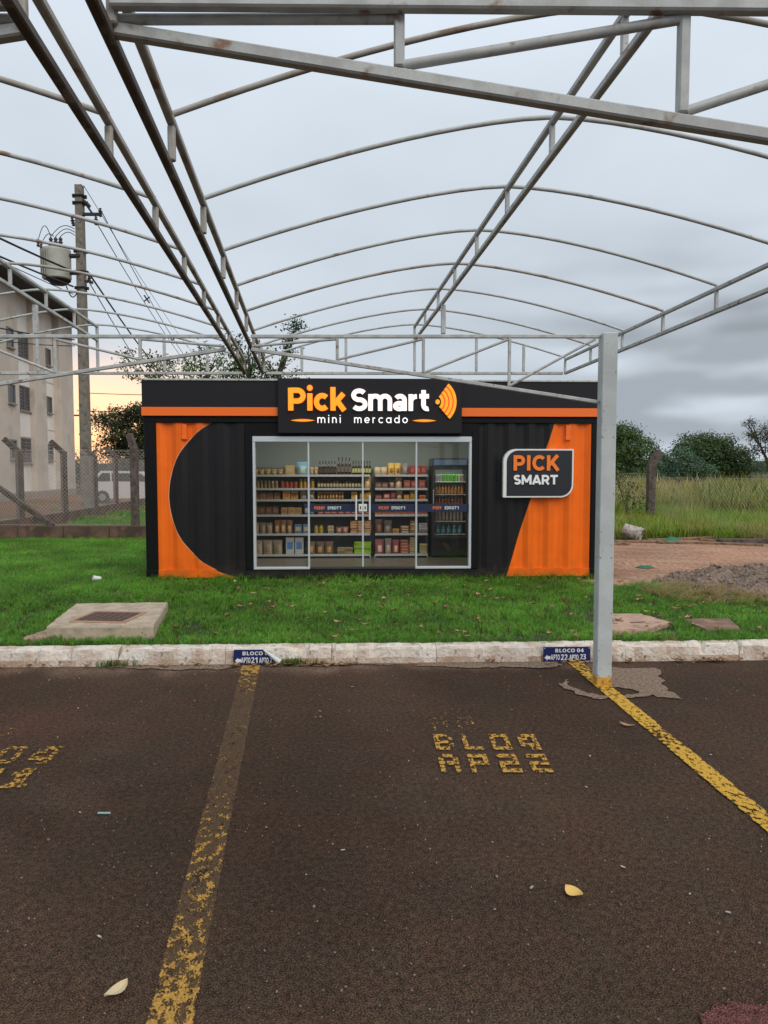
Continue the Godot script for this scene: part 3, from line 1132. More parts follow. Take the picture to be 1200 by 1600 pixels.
	for x in [-0.945, 0.66]:
		var lz := MB.new()
		var poly := PackedVector2Array()
		for i in 21:
			var t := -1.0 + i * 0.1
			poly.append(Vector2(x + t * 0.155, 2.308 + 0.012 * (1.0 - t * t)))
		for i in range(19, 0, -1):
			var t := -1.0 + i * 0.1
			poly.append(Vector2(x + t * 0.155, 2.308 - 0.012 * (1.0 - t * t)))
		lz.slab(face, poly, 0.0, 0.012)
		put("lit_dash", lz, amber, sign)
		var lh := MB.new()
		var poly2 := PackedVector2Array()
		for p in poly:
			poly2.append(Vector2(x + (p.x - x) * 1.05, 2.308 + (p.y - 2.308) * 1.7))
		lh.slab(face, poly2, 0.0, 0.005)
		put("lit_dash_halo_rim", lh, halo, sign)  # spilled glow round the dash, imitated by an emissive rim
	# small plate sign on the right
	var px := Transform3D(Basis(), Vector3(2.205, 1.612, 0.0))
	var plate := func(hw: float, hh: float, rad: float) -> PackedVector2Array:
		var p := PackedVector2Array()
		p.append(Vector2(-hw, -hh))
		p.append_array(arc(hw - rad, -hh + rad, rad, rad, -90, 0, 10))
		p.append(Vector2(hw, hh))
		p.append_array(arc(-hw + rad, hh - rad, rad, rad, 90, 180, 10))
		return p
	var pw := MB.new()
	pw.slab(px, plate.call(0.475, 0.325, 0.17), -0.02, 0.07)
	var po2 := put("plate_sign", pw, M.white, k)
	var pb := MB.new()
	pb.slab(Transform3D(Basis(), px.origin + Vector3(0.012, 0.0, 0)), plate.call(0.442, 0.305, 0.155), 0.06, 0.073)
	put("plate_face", pb, mat(0.011, 0.013, 0.022, 0.5), po2)
	var pf := Transform3D(Basis(), Vector3(0, 0, 0.0735))
	letters("PICK", pf, 1.865, 1.648, 0.205, 0.225, 0.155, 0.015, mat(1.0, 0.22, 0.015, 0.5), po2, null, 0.925)
	letters("SMART", pf, 1.868, 1.462, 0.128, 0.225, 0.09, 0.015, mat(0.9, 0.9, 0.9, 0.5), po2, null, 1.0)
	# blocks under the corners
	for x in [-2.9, -0.20, 2.78]:
		var bk := MB.new()
		bk.bx(x - 0.12, x + 0.12, 0.05, 0.203, -0.32, -0.04 if x > 2 else -0.1, 0.006)
		put("support_block", bk, M.concrete if x < 2 else M.low_wall, k)
	for x in [-2.9, 2.9]:
		var bk2 := MB.new()
		bk2.bx(x - 0.1, x + 0.1, 0.05, 0.203, -2.4, -2.1, 0.006)
		put("support_block", bk2, M.concrete, k)

# ------------------------------------------------------------------ goods inside the kiosk
var goods := {}

func kpos(x: float, y: float, z: float) -> Vector3:
	return KX * Vector3(x, y, z)

# one item standing at local (x, y, z); the first of a look is built, the rest are copies
func item(kind: String, look: String, x: float, y: float, z: float, w: float, h: float, d: float, cols: Array, label: String, category: String, group: String, turn := 0.0) -> void:
	var key := "%s|%s|%.3f|%.3f" % [kind, look, w, h]
	var o: Node3D
	if goods.has(key):
		o = copy(goods[key], look, label, group)
	else:
		o = thing(look, label, category, Vector3.ZERO, 0.0, group)
		var c0: Array = cols[0]
		var c1: Array = cols[1] if cols.size() > 1 else cols[0]
		match kind:
			"bottle":
				var b := MB.new()
				var r := w * 0.5
				b.lathe(Transform3D(), [Vector2(0, 0), Vector2(r, 0.002), Vector2(r, h * 0.56), Vector2(r * 0.85, h * 0.64), Vector2(r * 0.42, h * 0.76), Vector2(r * 0.36, h * 0.94), Vector2(0, h * 0.94)], 10)
				put("glass_body", b, mat(c0[0], c0[1], c0[2], 0.15), o)
				var l := MB.new()
				l.lathe(Transform3D(), [Vector2(r * 1.03, h * 0.16), Vector2(r * 1.03, h * 0.46)], 10)
				put("paper_label", l, mat(c1[0], c1[1], c1[2], 0.6), o)
				var k := MB.new()
				k.lathe(Transform3D(), [Vector2(r * 0.46, h * 0.93), Vector2(r * 0.46, h), Vector2(0, h)], 8)
				put("cap", k, mat(c0[0] * 0.7, c0[1] * 0.7, c0[2] * 0.7, 0.4), o)
			"jar":
				var b := MB.new()
				var r := w * 0.5
				b.lathe(Transform3D(), [Vector2(0, 0), Vector2(r, 0.002), Vector2(r, h * 0.72), Vector2(r * 0.8, h * 0.80), Vector2(0, h * 0.80)], 10)
				put("body", b, mat(c0[0], c0[1], c0[2], 0.3), o)
				var k := MB.new()
				k.lathe(Transform3D(), [Vector2(r * 0.86, h * 0.79), Vector2(r * 0.86, h), Vector2(0, h)], 10)
				put("lid", k, mat(c1[0], c1[1], c1[2], 0.4), o)
			"can":
				var b := MB.new()
				var r := w * 0.5
				b.lathe(Transform3D(), [Vector2(0, 0), Vector2(r * 0.85, 0.0), Vector2(r, h * 0.06), Vector2(r, h * 0.92), Vector2(r * 0.82, h), Vector2(0, h * 0.985)], 10)
				put("body", b, mat(c0[0], c0[1], c0[2], 0.3, 0.2), o)
			"box":
				var b := MB.new()
				b.bx(-w / 2, w / 2, 0, h, -d / 2, d / 2, 0.004)
				put("carton", b, mat(c0[0], c0[1], c0[2], 0.55), o)
				var l := MB.new()
				l.bx(-w * 0.34, w * 0.34, h * 0.30, h * 0.72, d / 2, d / 2 + 0.0015)
				put("printed_panel", l, mat(c1[0], c1[1], c1[2], 0.55), o)
			"bag":
				# pillow pouch, pinched at the top
				var b := MB.new()
				var rows := 7
				var colsn := 7
				var g := []
				for j in rows + 1:
					var t := float(j) / rows
					var row := []
					for i in colsn + 1:
						var s := -1.0 + 2.0 * i / colsn
						var bulge := (1.0 - pow(absf(s), 2.6)) * (1.0 - pow(t, 3.0)) * (0.45 + 0.55 * sin(PI * minf(1.0, t + 0.25)))
						row.append([Vector3(s * w * 0.5 * (0.94 + 0.06 * t), t * h, d * 0.5 * bulge + 0.004), Vector3(s * w * 0.5 * (0.94 + 0.06 * t), t * h, -d * 0.5 * bulge - 0.004)])
					g.append(row)
				for j in rows:
					for i in colsn:
						for f in 2:
							b.quad(g[j][i][f], g[j][i + 1][f], g[j + 1][i + 1][f], g[j + 1][i][f], Vector3(0, 0, 1 - 2 * f))
				put("pouch", b, mat(c0[0], c0[1], c0[2], 0.35), o)
				var l := MB.new()
				for j in range(1, 4):
					for i in range(2, 5):
						var off := Vector3(0, 0, 0.002)
						l.quad(g[j][i][0] + off, g[j][i + 1][0] + off, g[j + 1][i + 1][0] + off, g[j + 1][i][0] + off, Vector3(0, 0, 1))
				put("printed_panel", l, mat(c1[0], c1[1], c1[2], 0.4), o)
		goods[key] = o
	o.position = kpos(x, y, z)
	o.rotation.y = deg_to_rad(2.0) + turn

const ORD := ["first", "second", "third", "fourth", "fifth", "sixth", "seventh", "eighth", "ninth", "tenth", "eleventh", "twelfth", "thirteenth", "fourteenth", "fifteenth", "sixteenth"]
var layer := -1

func run(kind: String, look: String, x0: float, x1: float, n: int, y: float, h: float, cols: Array, label: String, category: String, group: String, fill := 0.86, depth := 0.09, z := -1.92) -> void:
	var step := (x1 - x0) / n
	if layer < 0 and z == -1.92:
		h *= 1.35 if y < 1.0 else (1.12 if y > 1.5 else 1.05)
	for i in n:
		var said := label
		if n > 1:
			said += ", " + ORD[i] + " from left"
		if layer >= 0:
			said += (", " if n == 1 else " and ") + ORD[layer] + " from bottom"
		item(kind, look, x0 + step * (i + 0.5), y, z + rng.randf_range(-0.012, 0.012), step * fill, h, depth, cols, said, category, group, rng.randf_range(-0.10, 0.10))
	layer = -1

func shelf_unit(label: String, x0: float, x1: float, levels: Array) -> void:
	var o := thing("shelf_unit", label, "shelving", kpos((x0 + x1) * 0.5, 0.243, -2.02), deg_to_rad(2.0))
	var hw := (x1 - x0) * 0.5
	for s in [-1.0, 1.0]:
		var u := MB.new()
		u.bx(s * hw - 0.015 * s - 0.012, s * hw - 0.015 * s + 0.012, 0.0, 1.45, -0.27, -0.23, 0.003)
		put("upright", u, M.shelf, o)
		var ft := MB.new()
		ft.bx(s * (hw - 0.03) - 0.012, s * (hw - 0.03) + 0.012, 0.0, 0.04, 0.12, 0.15, 0.002)
		put("foot", ft, M.alu, o)
	var bk := MB.new()
	bk.bx(-hw + 0.03, hw - 0.03, 0.02, 1.45, -0.262, -0.25)
	put("back_panel", bk, M.shelf_back, o)
	for y in levels:
		var sh := MB.new()
		var yy: float = y - 0.243
		sh.bx(-hw + 0.03, hw - 0.03, yy - 0.022, yy, -0.249, 0.18, 0.002)
		var so := put("shelf", sh, M.shelf, o)
		var pr := MB.new()
		pr.bx(-hw + 0.03, hw - 0.03, yy - 0.03, yy + 0.004, 0.1805, 0.187, 0.001)
		put("price_rail", pr, M.alu, so)

func shop_goods() -> void:
	var lv := [1.58, 1.364, 1.184, 0.94, 0.635, 0.30]
	shelf_unit("wide grey steel shelf unit with beer bottles along its top shelf", -2.0, 0.0, lv)
	shelf_unit("narrower grey steel shelf unit with snack pouches, next to drinks fridge", 0.02, 0.93, lv)
	var brown := [0.03, 0.015, 0.008]
	var cream := [0.55, 0.50, 0.33]
	var tan := [0.45, 0.28, 0.13]
	var red := [0.38, 0.06, 0.05]
	var orange := [0.75, 0.27, 0.04]
	var yellow := [0.80, 0.52, 0.05]
	var gold := [0.60, 0.38, 0.10]
	# top shelf
	run("bag", "snack_tray", -1.92, -1.42, 5, 1.58, 0.085, [tan, [0.35, 0.36, 0.1]], "low brown snack pack at far end of kiosk top shelf", "snack pack", "low snack packs on the top shelf", 0.94, 0.10)
	run("box", "cookie_box", -1.40, -1.23, 1, 1.58, 0.135, [gold, cream], "golden carton beside the blue bag on the top shelf", "carton", "")
	run("bag", "snack_bag", -1.20, -1.02, 1, 1.58, 0.185, [[0.20, 0.45, 0.62], [0.5, 0.65, 0.5]], "light blue snack bag standing on the kiosk top shelf", "bag", "", 0.98)
	run("bag", "nut_pack", -1.0, -0.86, 2, 1.58, 0.11, [tan, [0.5, 0.4, 0.3]], "brown nut pack between blue bag and beer bottles", "snack pack", "nut packs on the top shelf", 0.95)
	run("bottle", "beer_bottle", -0.86, -0.57, 6, 1.58, 0.195, [brown, [0.10, 0.08, 0.06]], "short dark beer bottle in the row's plain-label end", "bottle", "short dark beer bottles", 0.92)
	run("bottle", "beer_bottle", -0.56, -0.33, 4, 1.58, 0.25, [brown, [0.22, 0.17, 0.13]], "tall dark beer bottle in middle of the top-shelf row", "bottle", "tall dark beer bottles", 0.86)
	run("bottle", "beer_bottle", -0.32, -0.01, 7, 1.58, 0.20, [[0.025, 0.02, 0.008], [0.62, 0.60, 0.26]], "dark beer bottle with pale yellow label on the top shelf", "bottle", "yellow-label beer bottles", 0.88)
	run("bag", "clear_snack_bag", 0.04, 0.25, 2, 1.58, 0.11, [[0.62, 0.55, 0.42], [0.65, 0.38, 0.15]], "clear bag of biscuits next to the yellow pouches", "bag", "clear biscuit bags", 0.97)
	run("bag", "yellow_pouch", 0.26, 0.47, 2, 1.58, 0.17, [yellow, [0.30, 0.11, 0.06]], "bright yellow pouch with brown front on the top shelf", "pouch", "yellow pouches", 0.97)
	run("bag", "grey_pouch", 0.48, 0.60, 1, 1.58, 0.165, [[0.25, 0.2, 0.2], [0.33, 0.27, 0.27]], "mottled grey pouch between yellow pouches and red cartons", "pouch", "", 0.95)
	run("box", "red_carton", 0.61, 0.88, 3, 1.58, 0.135, [red, [0.5, 0.16, 0.13]], "dark red carton at fridge end of the top shelf", "carton", "red cartons on the top shelf", 0.93)
	# second shelf
	run("jar", "spice_jar", -1.92, -1.50, 7, 1.364, 0.115, [[0.35, 0.22, 0.08], [0.6, 0.55, 0.42]], "small amber jar with pale lid on the second shelf", "jar", "amber jars on the second shelf", 0.8)
	run("can", "food_tin", -1.47, -1.19, 4, 1.364, 0.10, [[0.42, 0.10, 0.06]], "red food tin beside the amber jars", "tin", "red food tins", 0.92)
	run("jar", "honey_jar", -1.17, -0.92, 4, 1.364, 0.14, [[0.55, 0.30, 0.05], [0.5, 0.42, 0.1]], "taller golden honey jar on the second shelf", "jar", "honey jars", 0.82)
	run("bottle", "sauce_bottle", -0.88, -0.13, 15, 1.364, 0.155, [[0.12, 0.07, 0.03], cream], "small sauce bottle with cream label on the second shelf", "bottle", "sauce bottles on the second shelf", 0.86)
	run("bag", "pasta_pack", -0.12, -0.01, 1, 1.364, 0.175, [[0.62, 0.40, 0.13], [0.7, 0.55, 0.3]], "tall golden pasta pack at the end of second shelf", "pack", "", 0.97)
	run("box", "tea_box", 0.05, 0.27, 2, 1.364, 0.085, [[0.20, 0.12, 0.09], [0.42, 0.22, 0.17]], "low brown tea box on the second shelf of narrow unit", "box", "low tea boxes", 0.9)
	run("bag", "crisp_bag", 0.27, 0.38, 1, 1.364, 0.135, [[0.25, 0.14, 0.13], [0.4, 0.25, 0.22]], "dark patterned crisp bag beside the cream bag", "bag", "", 0.95)
	run("bag", "cream_bag", 0.38, 0.49, 1, 1.364, 0.16, [[0.60, 0.42, 0.26], [0.7, 0.55, 0.38]], "cream bag on the second shelf between dark bags", "bag", "", 0.95)
	run("box", "red_carton", 0.51, 0.87, 3, 1.364, 0.125, [[0.34, 0.08, 0.07], [0.45, 0.2, 0.15]], "faded red carton on the second shelf near the fridge", "carton", "red cartons on the second shelf", 0.9)
	# third shelf
	run("bag", "oat_bag", -1.16, -0.92, 2, 1.184, 0.13, [[0.5, 0.38, 0.2], [0.25, 0.3, 0.4]], "beige oat bag with bluish print on third shelf", "bag", "oat bags", 0.95)
	run("box", "cereal_box", -1.44, -1.18, 2, 1.184, 0.135, [[0.55, 0.34, 0.06], [0.5, 0.12, 0.06]], "mustard yellow cereal box on the third shelf", "box", "cereal boxes", 0.9)
	run("box", "brown_box", -1.92, -1.47, 4, 1.184, 0.105, [[0.33, 0.16, 0.08], [0.24, 0.12, 0.07]], "brown carton on the third shelf of the wide unit", "carton", "brown cartons on the third shelf", 0.9)
	run("bag", "coffee_pack", -0.88, -0.45, 9, 1.184, 0.115, [[0.46, 0.22, 0.08], [0.55, 0.34, 0.13]], "slim tan coffee pack in row on the third shelf", "pack", "coffee packs on the third shelf", 0.95)
	run("box", "yellow_box", -0.34, -0.23, 1, 1.184, 0.115, [[0.72, 0.46, 0.10], [0.65, 0.3, 0.05]], "yellow box standing alone behind left door handle", "box", "")
	run("box", "amber_box", -0.20, -0.01, 2, 1.184, 0.11, [[0.48, 0.26, 0.03], [0.55, 0.34, 0.08]], "amber box behind the door lock on the third shelf", "box", "amber boxes", 0.95)
	run("box", "red_carton", 0.05, 0.17, 1, 1.184, 0.075, [[0.34, 0.10, 0.08], [0.4, 0.18, 0.15]], "low red carton on the third shelf behind right handle", "carton", "")
	run("box", "cocoa_box", 0.18, 0.30, 1, 1.184, 0.10, [[0.48, 0.05, 0.04], [0.7, 0.5, 0.4]], "bright red box with pale print on the third shelf", "box", "")
	run("box", "maroon_box", 0.30, 0.39, 1, 1.184, 0.12, [[0.28, 0.05, 0.06], [0.33, 0.1, 0.1]], "plain maroon box between red box and cream bag", "box", "")
	run("bag", "flour_bag", 0.39, 0.50, 1, 1.184, 0.14, [[0.66, 0.45, 0.25], [0.72, 0.56, 0.36]], "cream flour bag on the third shelf of narrow unit", "bag", "", 0.95)
	run("box", "orange_box", 0.51, 0.61, 1, 1.184, 0.075, [orange, gold], "low orange box beside the olive box on third shelf", "box", "")
	run("box", "olive_box", 0.61, 0.71, 1, 1.184, 0.125, [[0.40, 0.28, 0.04], [0.45, 0.33, 0.08]], "olive box on the third shelf behind right mullion", "box", "")
	run("box", "orange_box", 0.76, 0.88, 1, 1.184, 0.065, [[0.70, 0.20, 0.03], red], "flat orange box at fridge end of third shelf", "box", "")
	# fourth shelf, partly behind the printed band
	run("bag", "cookie_bag", -1.10, -0.92, 2, 0.94, 0.13, [[0.12, 0.18, 0.34], [0.5, 0.45, 0.4]], "dark blue cookie bag on the fourth shelf", "bag", "cookie bags", 0.95)
	run("box", "sweet_box", -1.46, -1.13, 3, 0.94, 0.085, [[0.5, 0.32, 0.12], [0.4, 0.2, 0.1]], "tan sweet box beside the dark blue bags", "box", "sweet boxes", 0.94)
	run("box", "chocolate_box", -1.92, -1.50, 4, 0.94, 0.10, [[0.20, 0.10, 0.06], [0.28, 0.15, 0.09]], "dark brown chocolate box on the fourth shelf", "box", "chocolate boxes on the fourth shelf", 0.92)
	run("box", "biscuit_box", -0.88, -0.01, 8, 0.94, 0.065, [[0.45, 0.06, 0.07], [0.6, 0.3, 0.25]], "low red biscuit box under the band, wide unit", "box", "red biscuit boxes, wide unit", 0.93)
	run("box", "wafer_box", 0.05, 0.90, 8, 0.94, 0.065, [[0.58, 0.16, 0.05], [0.4, 0.07, 0.06]], "low orange wafer box under the band, narrow unit", "box", "wafer boxes, narrow unit", 0.93)
	# fifth shelf
	run("bag", "lentil_pack", -1.58, -1.28, 3, 0.635, 0.16, [[0.42, 0.20, 0.08], [0.55, 0.45, 0.25]], "orange-brown lentil pack on the fifth shelf", "pack", "lentil packs", 0.93)
	run("box", "pasta_box", -1.25, -0.99, 2, 0.635, 0.11, [[0.15, 0.22, 0.36], [0.6, 0.52, 0.3]], "blue pasta box on the fifth shelf", "box", "pasta boxes", 0.9)
	run("bag", "rice_pack", -1.92, -1.60, 3, 0.635, 0.13, [[0.38, 0.30, 0.20], [0.3, 0.17, 0.1]], "dull beige rice pack on the fifth shelf, wide unit", "pack", "rice packs on the fifth shelf", 0.9)
	run("jar", "mustard_jar", -0.94, -0.78, 2, 0.635, 0.10, [[0.5, 0.38, 0.05], [0.42, 0.3, 0.05]], "yellow mustard jar on the fifth shelf", "jar", "mustard jars", 0.85)
	for k in 4:
		layer = k
		run("box", "cracker_box", -0.72, -0.61, 1, 0.635 + 0.031 * k, 0.03, [[0.62, 0.50, 0.26], [0.5, 0.36, 0.18]], "flat beige cracker box in the small stack by mustard jars", "box", "stacked cracker boxes")
	run("bag", "bread_bag", -0.58, -0.38, 2, 0.635, 0.08, [[0.36, 0.17, 0.12], [0.42, 0.24, 0.17]], "crumpled brown bread bag on the fifth shelf", "bag", "bread bags", 0.98)
	for k in 5:
		layer = k
		run("box", "wafer_pack", -0.35, -0.01, 3, 0.635 + 0.041 * k, 0.04, [[0.52, 0.25, 0.13] if k % 2 == 0 else [0.62, 0.45, 0.24], [0.66, 0.5, 0.3]], "wafer pack in the tall stack", "pack", "stacked wafer packs", 0.97, 0.11)
	run("bag", "bean_bag", 0.05, 0.18, 1, 0.635, 0.17, [[0.20, 0.08, 0.06], [0.3, 0.15, 0.11]], "dark brown bean bag on fifth shelf of narrow unit", "bag", "", 0.97)
	run("bag", "seed_bag", 0.19, 0.33, 1, 0.635, 0.155, [[0.22, 0.19, 0.17], [0.34, 0.28, 0.22]], "slumped grey seed bag beside the bean bag", "bag", "", 0.97)
	for k in 2:
		layer = k
		run("box", "butter_box", 0.33, 0.45, 1, 0.635 + 0.036 * k, 0.035, [[0.62, 0.34, 0.07], [0.5, 0.22, 0.04]], "orange butter box in the stack of two", "box", "two stacked butter boxes")
	for k in 3:
		layer = k
		run("box", "cake_slice_pack", 0.46, 0.61, 1, 0.635 + 0.041 * k, 0.04, [[0.30, 0.15, 0.08], [0.75, 0.68, 0.52]], "brown and white cake pack in the stack of three", "pack", "cake packs stacked three high", 0.97)
	for k in 5:
		layer = k
		run("box", "cake_pack", 0.62, 0.75, 1, 0.635 + 0.041 * k, 0.04, [[0.42, 0.22, 0.10], [0.68, 0.55, 0.35]], "tan cake pack in the stack of five", "pack", "cake packs stacked five high", 0.97)
	for k in 4:
		layer = k
		run("box", "sugar_box", 0.76, 0.90, 1, 0.635 + 0.041 * k, 0.04, [[0.52, 0.48, 0.46], [0.3, 0.28, 0.3]], "grey and white sugar box in stack nearest the fridge", "box", "stacked sugar boxes", 0.97)
	# bottom shelf
	run("box", "detergent_box", -1.40, -1.10, 2, 0.30, 0.20, [[0.55, 0.55, 0.52], [0.1, 0.25, 0.5]], "white detergent box with blue print, bottom shelf", "box", "detergent boxes", 0.9)
	run("bag", "coal_bag", -1.06, -0.62, 3, 0.30, 0.15, [[0.25, 0.14, 0.08], [0.5, 0.3, 0.1]], "dark brown bag on the bottom shelf", "bag", "dark brown bags", 0.95)
	run("bag", "flour_bag", -1.92, -1.44, 3, 0.30, 0.17, [[0.42, 0.34, 0.22], [0.3, 0.2, 0.12]], "beige flour bag on the bottom shelf of wide unit", "bag", "beige bags on the bottom shelf", 0.92)
	for k in 3:
		layer = k
		run("box", "soap_box", -0.56, -0.31, 2, 0.30 + 0.036 * k, 0.035, [[0.40, 0.32, 0.16], [0.28, 0.2, 0.1]], "flat tan soap box stacked beside the green packs", "box", "stacked soap boxes", 0.96)
	for k in 6:
		layer = k
		run("box", "green_pack", -0.29, -0.01, 1, 0.30 + 0.033 * k, 0.032, [[0.30, 0.52, 0.03] if k < 5 else [0.62, 0.55, 0.05], [0.4, 0.6, 0.06]], "bright green pack in the stack on the bottom shelf", "pack", "stacked green packs", 0.98, 0.12)
	run("bag", "pink_bag", 0.05, 0.20, 1, 0.30, 0.175, [[0.45, 0.12, 0.13], [0.72, 0.62, 0.5]], "pink bag with cream front, first on the bottom shelf", "bag", "", 0.98)
	run("bag", "beige_bag", 0.21, 0.32, 1, 0.30, 0.185, [[0.45, 0.33, 0.28], [0.6, 0.5, 0.4]], "pale pinkish bag between the two pink bags", "bag", "", 0.98)
	run("bag", "pink_bag", 0.33, 0.45, 1, 0.30, 0.17, [[0.50, 0.09, 0.12], [0.68, 0.65, 0.35]], "deep pink bag beside the red box stack", "bag", "", 0.98)
	for k in 5:
		layer = k
		run("box", "red_box", 0.46, 0.60, 1, 0.30 + 0.047 * k, 0.046, [[0.48, 0.12, 0.08], [0.6, 0.4, 0.25]], "red box in the stack of five on the bottom shelf", "box", "red boxes stacked five high", 0.97)
	for k in 7:
		layer = k
		run("box", "noodle_pack", 0.61, 0.73, 1, 0.30 + 0.039 * k, 0.038, [[0.45, 0.38, 0.16], [0.55, 0.48, 0.25]], "pale noodle pack in the tallest stack, bottom shelf", "pack", "stacked noodle packs", 0.97)
	for k in 4:
		layer = k
		run("box", "stock_box", 0.77, 0.90, 1, 0.30 + 0.041 * k, 0.04, [[0.50, 0.40, 0.14] if k < 3 else [0.55, 0.22, 0.05], [0.6, 0.55, 0.35]], "yellowish stock box in the stack beside the fridge", "box", "stacked stock boxes", 0.96)
	# drinks fridge
	var f := thing("drinks_fridge", "tall dark glass-door drinks fridge at end of the kiosk shelves", "fridge", kpos(1.26, 0.243, -2.02), deg_to_rad(2.0))
	var dark := mat(0.022, 0.022, 0.026, 0.4)
	var b := MB.new()
	b.bx(-0.30, 0.30, 0.03, 0.30, -0.28, 0.20, 0.006)
	b.bx(-0.30, 0.30, 1.46, 1.60, -0.28, 0.20, 0.006)
	b.bx(-0.30, -0.265, 0.301, 1.459, -0.28, 0.20, 0.003)
	b.bx(0.265, 0.30, 0.301, 1.459, -0.28, 0.20, 0.003)
	b.bx(-0.264, 0.264, 0.301, 1.459, -0.28, -0.26)
	put("cabinet", b, dark, f)
	var lin2 := MB.new()
	lin2.bx(-0.263, 0.263, 0.302, 1.458, -0.259, -0.25)
	put("inner_liner", lin2, mat(0.45, 0.48, 0.46, 0.5), f)
	var hd := MB.new()
	hd.bx(-0.26, 0.26, 1.49, 1.58, 0.2005, 0.206, 0.002)
	var hdo := put("header_panel", hd, glow(0.05, 0.08, 0.13, 0.6), f)
	var hs := MB.new()
	hs.slab(Transform3D(), pl([[-0.08, 1.51], [0.24, 1.515], [0.22, 1.555], [-0.06, 1.57]]), 0.206, 0.2075)
	put("printed_swoosh", hs, mat(0.16, 0.24, 0.32, 0.4), hdo)
	var lamp := MB.new()
	lamp.bx(-0.25, 0.25, 1.43, 1.455, 0.12, 0.16)
	put("lamp_strip", lamp, glow(0.95, 1.0, 0.92, 0.9), f)
	var fl := AreaLight3D.new()
	fl.name = "fridge_light"
	fl.area_size = Vector2(0.48, 0.03)
	fl.light_energy = 0.06
	fl.light_color = Color(0.95, 1.0, 0.93)
	fl.position = Vector3(0, 1.425, 0.14)
	fl.rotation_degrees = Vector3(-75, 0, 0)
	fl.set("area_range", 3.0)
	fl.shadow_enabled = true
	f.add_child(fl)
	var dr := MB.new()
	dr.bx(-0.285, -0.25, 0.31, 1.455, 0.201, 0.225, 0.003)
	dr.bx(0.25, 0.285, 0.31, 1.455, 0.201, 0.225, 0.003)
	dr.bx(-0.249, 0.249, 1.42, 1.455, 0.201, 0.225, 0.003)
	dr.bx(-0.249, 0.249, 0.31, 0.345, 0.201, 0.225, 0.003)
	var dro := put("door_frame", dr, mat(0.05, 0.05, 0.055, 0.4), f)
	var dg := MB.new()
	dg.quad(Vector3(-0.249, 0.346, 0.212), Vector3(0.249, 0.346, 0.212), Vector3(0.249, 1.419, 0.212), Vector3(-0.249, 1.419, 0.212), Vector3(0, 0, 1))
	put("glass", dg, M.glass, dro)
	var hb := MB.new()
	hb.bx(-0.28, -0.265, 0.75, 1.1, 0.226, 0.25, 0.004)
	put("handle", hb, M.alu, dro)
	var fy := [1.225, 1.02, 0.825, 0.585, 0.375]
	for y in fy:
		var sh := MB.new()
		sh.bx(-0.262, 0.262, y - 0.012, y, -0.24, 0.15, 0.002)
		var so := put("shelf", sh, M.white, f)
	var z := -1.91
	run("can", "drink_can", 1.02, 1.14, 3, fy[0] + 0.244, 0.115, [[0.5, 0.52, 0.5]], "silver drink can on the top fridge shelf", "can", "silver cans in the fridge", 0.9, 0.09, z)
	run("can", "drink_can", 1.14, 1.27, 3, fy[0] + 0.244, 0.115, [[0.18, 0.55, 0.08]], "green drink can on the top fridge shelf", "can", "green cans in the fridge", 0.9, 0.09, z)
	run("can", "drink_can", 1.27, 1.40, 3, fy[0] + 0.244, 0.115, [[0.6, 0.10, 0.06]], "red drink can on the top fridge shelf", "can", "red cans in the fridge", 0.9, 0.09, z)
	run("can", "drink_can", 1.40, 1.49, 2, fy[0] + 0.244, 0.115, [[0.6, 0.55, 0.42]], "pale drink can at the wall end of top fridge shelf", "can", "pale cans in the fridge", 0.9, 0.09, z)
	run("bottle", "juice_bottle", 1.02, 1.49, 9, fy[1] + 0.244, 0.15, [[0.60, 0.24, 0.05], [0.62, 0.35, 0.12]], "orange juice bottle on the second fridge shelf", "bottle", "juice bottles in the fridge", 0.9, 0.09, z)
	run("bottle", "soda_bottle", 1.02, 1.49, 9, fy[2] + 0.244, 0.15, [[0.25, 0.04, 0.03], [0.4, 0.12, 0.10]], "dark red soda bottle on the third fridge shelf", "bottle", "soda bottles in the fridge", 0.86, 0.09, z)
	run("bottle", "milk_bottle", 1.02, 1.49, 8, fy[3] + 0.244, 0.19, [[0.32, 0.24, 0.20], [0.4, 0.32, 0.28]], "beige milk drink bottle on the fourth fridge shelf", "bottle", "milk drink bottles in the fridge", 0.8, 0.09, z)
	run("bottle", "water_bottle", 1.03, 1.48, 5, fy[4] + 0.244, 0.18, [[0.08, 0.22, 0.24], [0.2, 0.45, 0.5]], "teal water bottle on the bottom fridge shelf", "bottle", "water bottles in the fridge", 0.7, 0.09, z)

# ------------------------------------------------------------------ paint on the asphalt
func worn(w: int, h: int, s: int, freq: float, cover: Callable, ax: float, ay: float) -> Image:
	# cover(u, v) -> -1..1: how much paint is left
	var n1 := noise(s, freq, 5)
	var n2 := noise(s + 1, freq * 5.0, 3)
	var im := Image.create(w, h, false, Image.FORMAT_RGBA8)
	for y in h:
		for x in w:
			var u := (x + 0.5) / w
			var v := (y + 0.5) / h
			var k: float = cover.call(u, v)
			var a := clampf((n1.get_noise_2d(u * ax * 100.0, v * ay * 100.0) * 1.3 + n2.get_noise_2d(u * ax * 100.0, v * ay * 100.0) * 0.7 + k) * 5.0 + 0.5, 0.0, 1.0)
			var t := 0.9 + 0.25 * n2.get_noise_2d(u * ax * 90.0 + 31.0, v * ay * 90.0)
			im.set_pixel(x, y, Color(t, t, t, a))
	return im

func decal_mat(im: Image, r: float, g: float, b: float, alpha := 1.0) -> StandardMaterial3D:
	var m := mat(r, g, b, 0.85)
	m.albedo_texture = ImageTexture.create_from_image(im)
	m.albedo_color.a = alpha
	m.transparency = BaseMaterial3D.TRANSPARENCY_ALPHA
	m.texture_repeat = false
	return m

